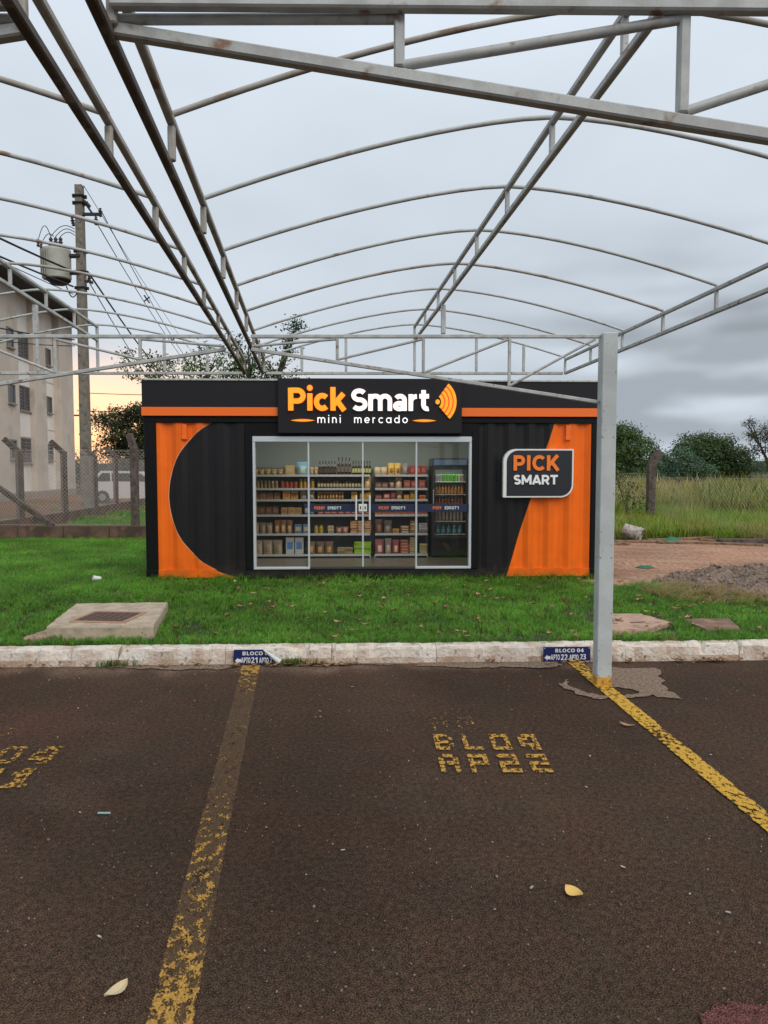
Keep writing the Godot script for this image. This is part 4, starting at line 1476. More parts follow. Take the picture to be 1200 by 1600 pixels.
func ground_strip(called: String, pts: Array, y: float, m: Material, label: String, category: String, group := "") -> MeshInstance3D:
	# pts: far left, far right, near right, near left as (x, depth)
	var mb := MB.new()
	var cx: float = (pts[0][0] + pts[2][0]) * 0.5
	var cz: float = -(pts[0][1] + pts[2][1]) * 0.5
	var q := []
	for p in pts:
		q.append(Vector3(p[0] - cx, y, -p[1] - cz))
	var steps := 24
	for i in steps:
		var a := float(i) / steps
		var b := float(i + 1) / steps
		var l0: Vector3 = q[0].lerp(q[3], a)
		var r0: Vector3 = q[1].lerp(q[2], a)
		var l1: Vector3 = q[0].lerp(q[3], b)
		var r1: Vector3 = q[1].lerp(q[2], b)
		mb.quad(l0, r0, r1, l1, Vector3.UP, Vector2(0, a), Vector2(1, a), Vector2(1, b), Vector2(0, b))
	return put_at(called, mb, m, Vector3(cx, 0, cz), 0, label, category, group)

func stencil_image(rows: Array, s: int, wear: Array) -> Image:
	# block stencil characters on a 5 x 7 grid with bridges
	var font := {
		"B": ["111.", "1..1", "111.", "1..1", "111."], "L": ["1...", "1...", "1...", "1...", "1111"], "0": ["1111", "1..1", "1..1", "1..1", "1111"],
		"4": [".111", "11.1", "1..1", "1111", "..11"], "A": [".11.", "1..1", "1111", "1..1", "1..1"], "P": ["1111", "1..1", "1111", "1...", "1..."],
		"2": ["1111", "...1", "1111", "1...", "1111"], "1": [".11.", "111.", ".11.", ".11.", "1111"], " ": ["....", "....", "....", "....", "...."],
	}
	var cw := 0.66
	var cover := func(u: float, v: float) -> float:
		var ri := clampi(int(v * rows.size()), 0, rows.size() - 1)
		var rv := (v * rows.size() - ri) / 0.80
		if rv > 1.0:
			return -9.0
		var row: String = rows[ri]
		var ci := clampi(int(u * row.length()), 0, row.length() - 1)
		var cu := (u * row.length() - ci) / cw
		if cu > 1.0:
			return -9.0
		var g: Array = font[row[ci]]
		var gx := clampi(int(cu * 4.0), 0, 3)
		var gy := clampi(int(rv * 5.0), 0, 4)
		return wear[ri] if g[gy][gx] == "1" else -9.0
	return worn(512, 512, s, 0.09, cover, 2.2, 2.2)

func markings() -> void:
	# left bay line: solid paint near the kerb and again close by, almost gone between
	var c1 := func(_u: float, v: float) -> float:
		var k := lerpf(0.55, -0.35, smoothstep(0.0, 0.07, v))
		k = lerpf(k, -0.85, smoothstep(0.09, 0.2, v))
		k = lerpf(k, -0.36, smoothstep(0.46, 0.62, v))
		k = lerpf(k, 0.13, smoothstep(0.70, 0.84, v))
		var eu := minf(_u, 1.0 - _u)
		return k - smoothstep(0.06, 0.0, eu) * 0.6
	var yl := [0.50, 0.27, 0.045]
	var faded := func(_u: float, v: float) -> float:
		var eu := minf(_u, 1.0 - _u)
		return 0.55 - smoothstep(0.05, 0.0, eu) * 1.2
	ground_strip("old_bay_line", [[-1.203, 5.875], [-1.046, 5.875], [-0.47, 1.2], [-0.61, 1.2]], 0.002, decal_mat(worn(128, 1024, 301, 0.05, faded, 0.4, 6.0), 0.24, 0.145, 0.07, 0.30), "faded brownish band under the worn left bay line", "road marking")
	ground_strip("bay_line", [[-1.203, 5.875], [-1.046, 5.875], [-0.47, 1.2], [-0.61, 1.2]], 0.004, decal_mat(worn(192, 2048, 303, 0.05, c1, 0.5, 12.0), yl[0], yl[1], yl[2]), "badly worn yellow bay line left of the stencilled lettering", "road marking")
	var c2 := func(_u: float, v: float) -> float:
		var k := 0.34 + 0.12 * sin(v * 19.0) - 0.30 * smoothstep(0.5, 0.56, v) * smoothstep(0.66, 0.58, v)
		k -= 0.5 * smoothstep(0.02, 0.06, v) * smoothstep(0.14, 0.10, v)
		var eu := minf(_u, 1.0 - _u)
		return k - smoothstep(0.08, 0.0, eu) * 0.6

	ground_strip("bay_line", [[1.57, 6.0], [1.70, 6.0], [1.865, 3.04], [1.75, 3.04]], 0.0065, decal_mat(worn(192, 1536, 305, 0.06, c2, 0.5, 9.0), 0.70, 0.39, 0.035), "bright yellow bay line passing the foot of steel post", "road marking")
	ground_strip("stencil_lettering", [[0.30, 4.62], [1.00, 4.62], [0.985, 3.69], [0.315, 3.69]], 0.006, decal_mat(stencil_image(["AP  ", "BL04", "AP22"], 311, [-0.48, 0.13, 0.15]), 0.62, 0.33, 0.045), "worn yellow stencil reading BL04 AP22 in the middle bay", "road marking")
	ground_strip("stencil_lettering", [[-2.70, 4.42], [-1.86, 4.42], [-1.80, 3.50], [-2.58, 3.50]], 0.006, decal_mat(stencil_image(["AP  ", "BL04", "AP21"], 317, [-0.55, -0.12, -0.08]), 0.62, 0.33, 0.045), "half worn-off yellow stencil in the left bay", "road marking")
	# cement patches round the post
	var jn := noise(331, 5.0, 3)
	var blob := func(pts: Array, yy: float) -> MB:
		var p := PackedVector2Array()
		for i in pts.size():
			var a := Vector2(pts[i][0], pts[i][1])
			var b := Vector2(pts[(i + 1) % pts.size()][0], pts[(i + 1) % pts.size()][1])
			for k in 8:
				var q := a.lerp(b, k / 8.0)
				p.append(q + Vector2(jn.get_noise_2d(q.x, q.y), jn.get_noise_2d(q.y + 7.0, q.x)) * 0.06)
		var ids := Geometry2D.triangulate_polygon(p)
		var mb := MB.new()
		mb.tint(0.66, 0.50, 0.38)
		for k in range(0, ids.size(), 3):
			mb.tri(Vector3(p[ids[k]].x, yy, -p[ids[k]].y), Vector3(p[ids[k + 1]].x, yy, -p[ids[k + 1]].y), Vector3(p[ids[k + 2]].x, yy, -p[ids[k + 2]].y), Vector3.UP)
		return mb
	var m1: MB = blob.call([[1.72, 5.78], [2.28, 5.80], [2.20, 5.48], [2.14, 5.15], [2.16, 4.98], [1.98, 5.06], [1.84, 5.22], [1.70, 5.30]], 0.004)
	for q in [[[[-2.35, 5.80], [-1.9, 5.76], [-1.5, 5.74], [-1.25, 5.80], [-1.25, 5.93], [-2.35, 5.89]], "pinkish cement strip at the kerb foot left of bay line"], [[[-1.0, 5.84], [-0.3, 5.88], [0.1, 5.92], [0.1, 5.98], [-1.0, 5.94]], "narrow earthy cement strip at the kerb foot in middle"], [[[0.30, 5.86], [0.8, 5.80], [1.35, 5.82], [1.52, 5.88], [1.52, 6.03], [0.30, 5.985]], "grey-brown cement strip at the kerb foot near the post"]]:
		put_at("cement_strip", blob.call(q[0], 0.0045), M.patch, Vector3.ZERO, 0, q[1], "pavement patch")
	var pk: MB = blob.call([[0.93, 1.95], [0.96, 2.02], [1.03, 2.10], [1.30, 2.12], [1.30, 1.7], [0.93, 1.7]], 0.004)
	for i in pk.c.size():
		pk.c[i] = Color(0.36, 0.15, 0.14)
	put_at("paint_patch", pk, M.patch, Vector3.ZERO, 0, "dull reddish painted patch at the bottom right corner of asphalt", "pavement patch")
	put_at("cement_patch", m1, M.patch, Vector3.ZERO, 0, "grey-brown cement repair on the right of the post foot", "pavement patch")
	var m2: MB = blob.call([[1.37, 5.43], [1.44, 5.48], [1.40, 5.36], [1.47, 5.19], [1.58, 5.09], [1.72, 5.06], [1.86, 5.10], [1.98, 5.20], [1.98, 5.10], [1.80, 5.0], [1.58, 5.0], [1.44, 5.10], [1.36, 5.28]], 0.005)
	put_at("cement_patch", m2, M.patch, Vector3.ZERO, 0, "thin curved cement rim in front of the post foot", "pavement patch")

# ------------------------------------------------------------------ small things on and round the lawn
func kerb_sign(x0: float, x1: float, lines: Array, peeled: bool, label: String) -> void:
	var d := kerb_d((x0 + x1) * 0.5)
	var o := thing("kerb_sign", label, "sign", Vector3((x0 + x1) * 0.5, 0.066, -d + 0.022), 0.036)
	o.rotation.x = -0.05
	var w := x1 - x0
	var hw := w * 0.5
	var blue := mat(0.006, 0.014, 0.10, 0.4)
	var mb := MB.new()
	var poly := pl([[-hw, -0.066], [hw, -0.066], [hw, 0.066], [-hw, 0.066]])
	if peeled:
		poly = pl([[-hw, -0.062], [hw, -0.06], [hw * 0.98, -0.035], [hw * 0.30, 0.066], [-hw * 0.94, 0.066]])
	mb.slab(Transform3D(), poly, -0.002, 0.002)
	put("plate", mb, blue, o)
	text_mesh("lettering", lines[0], 0.031, M.white, o, Vector3(0.02 if not peeled else -0.01, 0.034, 0.003), 1.25, true, 0.001)
	text_mesh("lettering", lines[1], 0.046, M.white, o, Vector3(-0.100 if not peeled else -0.088, -0.024, 0.003), 0.50, true, 0.001)
	text_mesh("lettering", lines[2], 0.050, M.white, o, Vector3(-0.024 if not peeled else -0.014, -0.024, 0.003), 0.80, true, 0.001)
	text_mesh("lettering", lines[3], 0.046, M.white, o, Vector3(0.062 if not peeled else 0.078, -0.026, 0.003), 0.50, true, 0.001)
	if lines[4]:
		text_mesh("lettering", lines[4], 0.046, M.white, o, Vector3(0.140, -0.022, 0.003), 0.72, true, 0.001)
	var ar := MB.new()
	ar.slab(Transform3D(Basis(), Vector3(-hw + 0.035 + (0.01 if peeled else 0.0), -0.026, 0)), pl([[-0.025, 0], [0.0, 0.024], [0.0, 0.013], [0.026, 0.013], [0.026, -0.013], [0.0, -0.013], [0.0, -0.024]]), 0.002, 0.0032)
	put("arrow", ar, M.white, o)
	if peeled:
		# the upper corner curls forward and down, showing its pale back
		var cu := MB.new()
		var a := Vector3(hw * 0.30, 0.066, 0.002)
		var b := Vector3(hw * 1.0, -0.035, 0.002)
		var ax := (b - a).normalized()
		var side := Vector3(ax.y, -ax.x, 0).normalized() * -1.0
		var pts := []
		for j in 15:
			var t := j / 14.0
			var r := lerpf(0.006, 0.024, t)
			var c := a.lerp(b, t) + Vector3(0, 0, r) + side * 0.0
			var ring := []
			for k in 15:
				var an := -PI * 0.5 + k / 14.0 * PI * 1.6
				ring.append(c + (-side * cos(an) + Vector3(0, 0, 1) * sin(an)) * r)
			pts.append(ring)
		for j in 14:
			for k in 14:
				var q: Vector3 = (pts[j][k] + pts[j + 1][k + 1]) * 0.5
				cu.quad(pts[j][k], pts[j + 1][k], pts[j + 1][k + 1], pts[j][k + 1], q - (a.lerp(b, (j + 0.5) / 14.0) + Vector3(0, 0, 0.015)))
		put("peeled_corner", cu, mat(0.62, 0.66, 0.64, 0.4), o)
	else:
		for s in [[-1, 1], [1, 1]]:
			var sc := MB.new()
			sc.lathe(Transform3D(Basis(Vector3.RIGHT, PI / 2), Vector3(s[0] * (hw - 0.012), 0.054, 0.002)), [Vector2(0.005, 0), Vector2(0.003, 0.003), Vector2(0, 0.003)], 8)
			put("screw", sc, M.alu, o)

func leaf_mesh(l: float, w: float, curl: float) -> MB:
	var mb := MB.new()
	var rows := 6
	var prev := []
	for i in rows + 1:
		var t := float(i) / rows
		var hw := w * 0.5 * sin(PI * pow(t, 0.8)) + 0.002
		var y := curl * (4.0 * (t - 0.5) * (t - 0.5))
		var row := [Vector3(-hw, y + curl * 0.5, (t - 0.5) * l), Vector3(0, y, (t - 0.5) * l), Vector3(hw, y + curl * 0.6, (t - 0.5) * l)]
		if prev:
			for k in 2:
				mb.quad(prev[k], prev[k + 1], row[k + 1], row[k], Vector3.UP)
		prev = row
	return mb

func slab_thing(called: String, label: String, pts: Array, y0: float, y1: float, m: Material) -> Node3D:
	# pts (x, depth) clockwise; slightly bevelled cast slab
	var c := Vector2.ZERO
	for p in pts:
		c += Vector2(p[0], p[1]) / pts.size()
	var o := thing(called, label, "manhole cover", Vector3(c.x, y0, -c.y))
	var mb := MB.new()
	var jn := noise(341, 4.0, 3)
	var top := []
	var rim := []
	var bot := []
	var per := 10
	for i in pts.size():
		var a := Vector2(pts[i][0], pts[i][1]) - c
		var b := Vector2(pts[(i + 1) % pts.size()][0], pts[(i + 1) % pts.size()][1]) - c
		for k in per:
			var q := a.lerp(b, float(k) / per)
			var j := jn.get_noise_2d(q.x * 2.0, q.y * 2.0) * 0.012
			q += q.normalized() * j
			top.append(Vector3(q.x * 0.985, y1 - y0 + j * 0.4, -q.y * 0.985))
			rim.append(Vector3(q.x, y1 - y0 - 0.016 + j, -q.y))
			bot.append(Vector3(q.x * 0.995, -0.05, -q.y * 0.995))
	var n := top.size()
	var mid := Vector3(0, y1 - y0, 0)
	for i in n:
		var j := (i + 1) % n
		mb.tri(mid, top[i], top[j], Vector3.UP)
		mb.quad(top[i], top[j], rim[j], rim[i], rim[i] + Vector3.UP)
		mb.quad(rim[i], rim[j], bot[j], bot[i], rim[i])
	put("slab", mb, m, o)
	return o

func yard_things() -> void:
	kerb_sign(-1.283, -0.883, ["BLOCO 0", "APTO", "21", "APTO 2", ""], true, "blue kerb sign with peeling corner reading BLOCO 0, APTO 21")
	kerb_sign(1.372, 1.782, ["BLOCO 04", "APTO", "22", "APTO", "23"], false, "blue kerb sign beside the post reading BLOCO 04, APTO 22")
	# raised manhole slab on the left
	var pale := tri_mat(blend_tex(512, 141, Color(0.52, 0.42, 0.31), Color(0.40, 0.32, 0.24), 0.012, Color(0.25, 0.19, 0.15), 0.03, 0.72, 50.0, 0.18), 0.8, 0.95, 0.0, grey_tex(256, nbytes(256, 142, 0.05, 4)), 0.5)
	var s := slab_thing("manhole_slab", "raised concrete manhole slab with rusty iron lid on the left lawn", [[-3.02, 6.22], [-2.06, 6.22], [-2.28, 7.36], [-3.22, 7.30]], 0.14, 0.262, pale)
	var li := MB.new()
	var lx := Transform3D(Basis(Vector3.UP, -0.10), Vector3(0.04, 0.122, 0.18))
	lx.origin.y = 0.125
	li.box(lx, Vector3(0.47, 0.012, 0.40), 0.003)
	var lid := put("iron_lid", li, M.iron, s)
	for i in 6:
		var rb := MB.new()
		rb.box(lx * Transform3D(Basis(), Vector3(-0.18 + 0.072 * i, 0.008, 0)), Vector3(0.03, 0.006, 0.34), 0.002)
		put("raised_bar", rb, M.iron, lid)
	var rimm := MB.new()
	for q in [[0.0, 0.225, 0.53, 0.035], [0.0, -0.225, 0.53, 0.035], [0.252, 0.0, 0.035, 0.415], [-0.252, 0.0, 0.035, 0.415]]:
		rimm.box(lx * Transform3D(Basis(), Vector3(q[0], 0.0015, q[1])), Vector3(q[2], 0.012, q[3]), 0.003)
	put("lid_frame", rimm, mat(0.40, 0.24, 0.16, 0.9), s)
	var pinkish := tri_mat(blend_tex(256, 151, Color(0.50, 0.33, 0.24), Color(0.40, 0.27, 0.20), 0.015, Color(0.24, 0.15, 0.11), 0.02, 0.66, 30.0, 0.15), 0.9, 0.95)
	var browny := tri_mat(blend_tex(256, 161, Color(0.24, 0.14, 0.095), Color(0.16, 0.10, 0.07), 0.02, Color(0.32, 0.2, 0.14), 0.02, 0.64, 30.0, 0.2), 0.9, 0.95)
	var s2 := slab_thing("concrete_cover", "pinkish concrete inspection cover in the grass beside the post", [[2.05, 6.46], [2.46, 6.50], [2.80, 6.80], [2.66, 7.20], [2.25, 7.22]], 0.13, 0.172, pinkish)
	var sl := MB.new()
	sl.box(Transform3D(Basis(Vector3.UP, 0.2), Vector3(0.03, 0.0435, 0.05)), Vector3(0.16, 0.004, 0.03), 0.001)
	put("lifting_slot", sl, M.iron, s2)
	slab_thing("concrete_cover", "brown earth-stained concrete cover sunk in grass near the gravel heap", [[3.02, 6.50], [3.36, 6.56], [3.47, 7.02], [2.98, 6.98]], 0.13, 0.165, browny)
	var tri_slab := slab_thing("concrete_flag", "thin pink concrete flag tucked under the left manhole slab", [[-3.20, 6.17], [-3.00, 6.19], [-3.06, 6.62], [-3.12, 6.60]], 0.12, 0.172, pinkish)
	tri_slab.set_meta("category", "paving slab")
	# gravel heap with dry straw
	var g := MB.new()
	var gn := noise(351, 1.6, 4)
	var gx := 5.05
	var gd := 8.95
	var rad := Vector2(1.7, 1.2)
	var hh := func(u: float, v: float) -> float:
		var r := sqrt(u * u + v * v)
		return -0.06 + 0.30 * pow(maxf(0.0, 1.0 - r * r), 0.8) * (1.0 + 0.5 * gn.get_noise_2d(u * 2.0, v * 2.0)) + gn.get_noise_2d(u * 9.0, v * 9.0) * 0.03
	var n := 44
	for j in n:
		for i in n:
			var q := []
			for k in [[0, 0], [1, 0], [1, 1], [0, 1]]:
				var u: float = -1.0 + 2.0 * (i + k[0]) / n
				var v: float = -1.0 + 2.0 * (j + k[1]) / n
				q.append(Vector3(u * rad.x, hh.call(u, v), -v * rad.y))
			g.quad(q[0], q[1], q[2], q[3], Vector3.UP)
	var gm := tri_mat(blend_tex(256, 171, Color(0.25, 0.18, 0.135), Color(0.14, 0.105, 0.08), 0.05, Color(0.36, 0.27, 0.20), 0.06, 0.62, 30.0, 0.3), 1.2, 0.95, 0.0, grey_tex(256, nbytes(256, 172, 0.1, 3)), 3.0)
	var heap := thing("gravel_heap", "low heap of dark gravel clods on the lawn at right", "gravel heap", Vector3(gx, 0.15, -gd))
	put("mound", g, gm, heap)
	var clod := MB.new()
	clod.lathe(Transform3D(Basis().scaled(Vector3(1, 0.7, 0.8)), Vector3.ZERO), [Vector2(0, -0.5), Vector2(0.42, -0.25), Vector2(0.5, 0.1), Vector2(0.3, 0.45), Vector2(0, 0.5)], 5)
	scatter("clods", clod.mesh(vcol(0.95)), 2600, func() -> Array:
		var u := rng.randf_range(-1, 1)
		var v := rng.randf_range(-1, 1)
		if u * u + v * v > 1.0:
			return []
		var k := rng.randf_range(0.7, 1.5)
		return [Vector3(u * rad.x, hh.call(u, v), -v * rad.y), rng.randf_range(0.012, 0.055), Color(0.20 * k, 0.148 * k, 0.112 * k)], heap)
	var blade := blade_mesh(7, 0.8, 0.06, 2.2, 401)
	var straw := scatter("dry_straw", blade, 900, func() -> Array:
		var a := rng.randf() * TAU
		var r := sqrt(rng.randf())
		var x := 3.95 + cos(a) * r * 0.85
		var d := 8.35 + sin(a) * r * 0.65
		var k := rng.randf_range(0.6, 1.2)
		return [Vector3(x, lawn_h(x, d) + 0.01 + 0.06 * (1.0 - r), -d), rng.randf_range(0.05, 0.12), Color(0.55 * k, 0.41 * k, 0.20 * k)])
	tag(straw, "patch of dry yellow cut grass beside the gravel heap", "dry grass")
	# planks, bucket and rags by the back fence
	var planks := [[4.75, 15.9, 1.5, 0.10, 0.03, 0.05, "long brown plank behind the white bucket, half hidden by post"], [5.05, 14.8, 1.9, 0.12, 0.03, -0.03, "pale weathered plank lying in front of the white bucket"], [6.55, 15.3, 1.7, 0.10, 0.03, 0.10, "brown plank lying to the right of the white bucket"], [6.35, 14.5, 1.3, 0.09, 0.03, -0.18, "grey plank lying under the green rag"], [7.0, 14.2, 1.2, 0.11, 0.03, -0.42, "dark plank lying askew at the right of the pile"], [4.4, 14.2, 1.2, 0.08, 0.03, 0.12, "thin dark plank nearest the steel post"], [7.25, 14.9, 1.0, 0.07, 0.03, -0.25, "short dark batten beside the low back wall"]]
	for p in planks:
		var mb := MB.new()
		mb.box(Transform3D(Basis(), Vector3(0, 0.0, 0)), Vector3(p[2], p[4] * 1.5, p[3] * 1.3), 0.004)
		var o := put_at("wooden_plank", mb, M.wood, Vector3(p[0], lawn_h(p[0], p[1]) + 0.02, -p[1]), p[5], p[6], "plank")
		o.rotation.z = rng.randf_range(-0.02, 0.03)
	var bk := thing("plastic_bucket", "dirty white plastic bucket lying on its side by fence", "bucket", Vector3(5.42, lawn_h(5.42, 15.3) + 0.17, -15.3))
	var ax := Basis(Vector3(0, 0, 1), -PI / 2 - 0.32).rotated(Vector3.UP, -0.5)
	var bm := MB.new()
	bm.lathe(Transform3D(ax, Vector3.ZERO), [Vector2(0, -0.2), Vector2(0.135, -0.2), Vector2(0.16, 0.19), Vector2(0.168, 0.2), Vector2(0.15, 0.2), Vector2(0.125, -0.19), Vector2(0, -0.19)], 20)
	put("body", bm, tri_mat(blend_tex(256, 181, Color(0.50, 0.47, 0.42), Color(0.38, 0.33, 0.27), 0.02, Color(0.16, 0.12, 0.09), 0.02, 0.6, 30.0, 0.1), 2.0, 0.6), bk)
	var br := MB.new()
	br.lathe(Transform3D(ax, Vector3.ZERO), [Vector2(0.162, 0.12), Vector2(0.178, 0.125), Vector2(0.178, 0.135), Vector2(0.16, 0.14)], 20)
	put("rim", br, mat(0.5, 0.48, 0.44, 0.6), bk)
	var bl := MB.new()
	bl.lathe(Transform3D(ax, Vector3.ZERO), [Vector2(0.1385, -0.12), Vector2(0.1495, 0.06)], 20)
	put("paper_label", bl, mat(0.30, 0.29, 0.30, 0.7), bk)
	var rn := noise(361, 3.0, 3)
	for r in [[6.05, 14.75, 0.18, 0.10, 0.07, "crumpled green rag lying on the planks"], [4.02, 10.75, 0.13, 0.08, 0.03, "small green plastic scrap on the red dirt"]]:
		var rm := MB.new()
		var nn := 10
		for j in nn:
			for i in nn:
				var q := []
				for k in [[0, 0], [1, 0], [1, 1], [0, 1]]:
					var u: float = -1.0 + 2.0 * (i + k[0]) / nn
					var v: float = -1.0 + 2.0 * (j + k[1]) / nn
					var w := rn.get_noise_2d(u * 2.0 + r[0], v * 2.0)
					q.append(Vector3(u * r[2] * (1.0 + 0.3 * rn.get_noise_2d(v * 2.0, r[0])), maxf(0.0, 1.0 - u * u) * maxf(0.0, 1.0 - v * v) * r[4] * (0.6 + 1.6 * absf(w)) + 0.01, v * r[3]))
				rm.quad(q[0], q[1], q[2], q[3], Vector3.UP)
		put_at("green_rag", rm, mat(0.035, 0.16, 0.10, 0.8), Vector3(r[0], lawn_h(r[0], r[1]) + (0.03 if r[4] > 0.06 else 0.0), -r[1]), 0.2, r[5], "rag")
	# litter on the asphalt
	for l in [[0.74, 2.65, 0.078, 0.060, 0.75, [0.72, 0.47, 0.13], "pale yellow fallen leaf in the middle of the bay"], [-0.846, 2.132, 0.085, 0.045, -0.6, [0.58, 0.47, 0.28], "pale curled leaf left of the worn yellow line"], [1.57, 4.456, 0.10, 0.03, 1.0, [0.36, 0.20, 0.11], "thin brown leaf in front of the steel post"]]:
		var lm := leaf_mesh(l[2], l[3], 0.012)
		var mm := mat(l[5][0], l[5][1], l[5][2], 0.7)
		put_at("fallen_leaf", lm, mm, Vector3(l[0], 0.005, -l[1]), l[4], l[6], "leaf")
	var stick := MB.new()
	stick.tube([Vector3(-0.03, 0.006, 0.0), Vector3(0.03, 0.006, 0.002)], 0.005, -1.0, 8)
	put_at("plastic_straw", stick, mat(0.28, 0.42, 0.42, 0.5), Vector3(-1.345, 0.0, -3.294), 0.05, "short grey-blue plastic tube piece lying on left asphalt", "litter")
	var cup := MB.new()
	cup.lathe(Transform3D(Basis(Vector3(0, 0, 1), 1.4), Vector3(0, 0.035, 0)), [Vector2(0, -0.05), Vector2(0.026, -0.05), Vector2(0.036, 0.05), Vector2(0.033, 0.05), Vector2(0.024, -0.045)], 12)
	put_at("paper_cup", cup, mat(0.75, 0.76, 0.75, 0.6), Vector3(-3.78, lawn_h(-3.78, 9.2) + 0.03, -9.2), 0.6, "small white paper cup lying on lawn left of kiosk", "litter")

func blade_mesh(count: int, h: float, w: float, lean: float, s: int) -> ArrayMesh:
	var r := RandomNumberGenerator.new()
	r.seed = s
	var mb := MB.new()
	for i in count:
		var a := r.randf() * TAU
		var o := Vector3(r.randf_range(-0.35, 0.35), 0, r.randf_range(-0.35, 0.35)) * h
		var out := Vector3(cos(a), 0, sin(a))
		var side := Vector3(-sin(a), 0, cos(a)) * w * 0.5 * h
		var hh := h * r.randf_range(0.55, 1.0)
		var ln := lean * r.randf_range(0.2, 1.0) * h
		var p1 := o + out * ln * 0.35 + Vector3(0, hh * 0.6, 0)
		var p2 := o + out * ln + Vector3(0, hh, 0)
		var k := r.randf_range(0.8, 1.2)
		mb.tint(k, k, k)
		var up := Vector3(0, 0.8, 0) + out * 0.3
		var nn := up.normalized()
		mb.tri3(o - side, o + side, p1 + side * 0.8, nn, nn, nn)
		mb.tri3(o - side, p1 + side * 0.8, p1 - side * 0.8, nn, nn, nn)
		mb.tri3(p1 - side * 0.8, p1 + side * 0.8, p2, nn, nn, nn)
	return mb.mesh(M.grass)

func scatter(called: String, m: Mesh, n: int, f: Callable, parent: Node3D = null, upright := true) -> MultiMeshInstance3D:
	var xs := []
	for i in n:
		var q: Array = f.call()
		if q.size():
			xs.append(q)
	var mm := MultiMesh.new()
	mm.transform_format = MultiMesh.TRANSFORM_3D
	mm.use_colors = true
	mm.mesh = m
	mm.instance_count = xs.size()
	for i in xs.size():
		var q: Array = xs[i]
		var b := Basis(Vector3.UP, rng.randf() * TAU)
		if not upright:
			b = Basis(Vector3(rng.randf_range(-1, 1), rng.randf_range(-1, 1), rng.randf_range(-1, 1)).normalized(), rng.randf() * TAU)
		else:
			b = b * Basis(Vector3.RIGHT, rng.randf_range(-0.15, 0.15))
		mm.set_instance_transform(i, Transform3D(b.scaled(Vector3.ONE * q[1]), q[0]))
		mm.set_instance_color(i, q[2])
	var o := MultiMeshInstance3D.new()
	o.multimesh = mm
	if parent:
		o.name = called
		parent.add_child(o, true)
	else:
		o.name = numbered(called)
		add_child(o)
	o.set_meta("kind", "stuff")
	return o

# ------------------------------------------------------------------ behind the lawn, left
func mesh_fence(called: String, a: Vector3, b: Vector3, h0: float, h1: float, gap: float, r: float, parent: Node3D) -> void:
	# chain link: two families of slanting wires between heights h0 and h1 over the line a-b
	var mb := MB.new()
	var L := Vector2(b.x - a.x, b.z - a.z).length()
	var dir := Vector3(b.x - a.x, b.y - a.y, b.z - a.z) / L
	var H := h1 - h0
	var t := -H
	while t < L:
		for s in [1.0, -1.0]:
			var u0 := t
			var u1 := t + H
			var v0 := 0.0
			var v1 := H
			if u0 < 0.0:
				v0 = -u0
				u0 = 0.0
			if u1 > L:
				v1 = H - (u1 - L)
				u1 = L
			if u1 - u0 > 0.02:
				var y0 := h0 + (v0 if s > 0 else H - v0)
				var y1 := h0 + (v1 if s > 0 else H - v1)
				mb.tube([a + dir * u0 + Vector3(0, y0, 0), a + dir * u1 + Vector3(0, y1, 0)], r, -1.0, 3, false)
		t += gap
	for y in [h0, h1]:
		mb.tube([a + Vector3(0, y, 0), b + Vector3(0, y, 0)], r * 1.3, -1.0, 4, false)
	var o := put(called, mb, M.wire, parent)
	o.set_meta("kind", "stuff")

func bent_post(parent: Node3D, at: Vector3, h: float, lean: Vector3, w := 0.13) -> void:
	var mb := MB.new()
	mb.bar(at + Vector3(0, -0.1, 0), at + Vector3(0, h, 0), w, w, 0.012)
	mb.bar(at + Vector3(0, h - 0.04, 0), at + Vector3(0, h + 0.30, 0) + lean, w * 0.92, w * 0.92, 0.012, Vector3.UP if lean.length() > 0.05 else Vector3.RIGHT)
	put("post", mb, M.fence_post, parent)

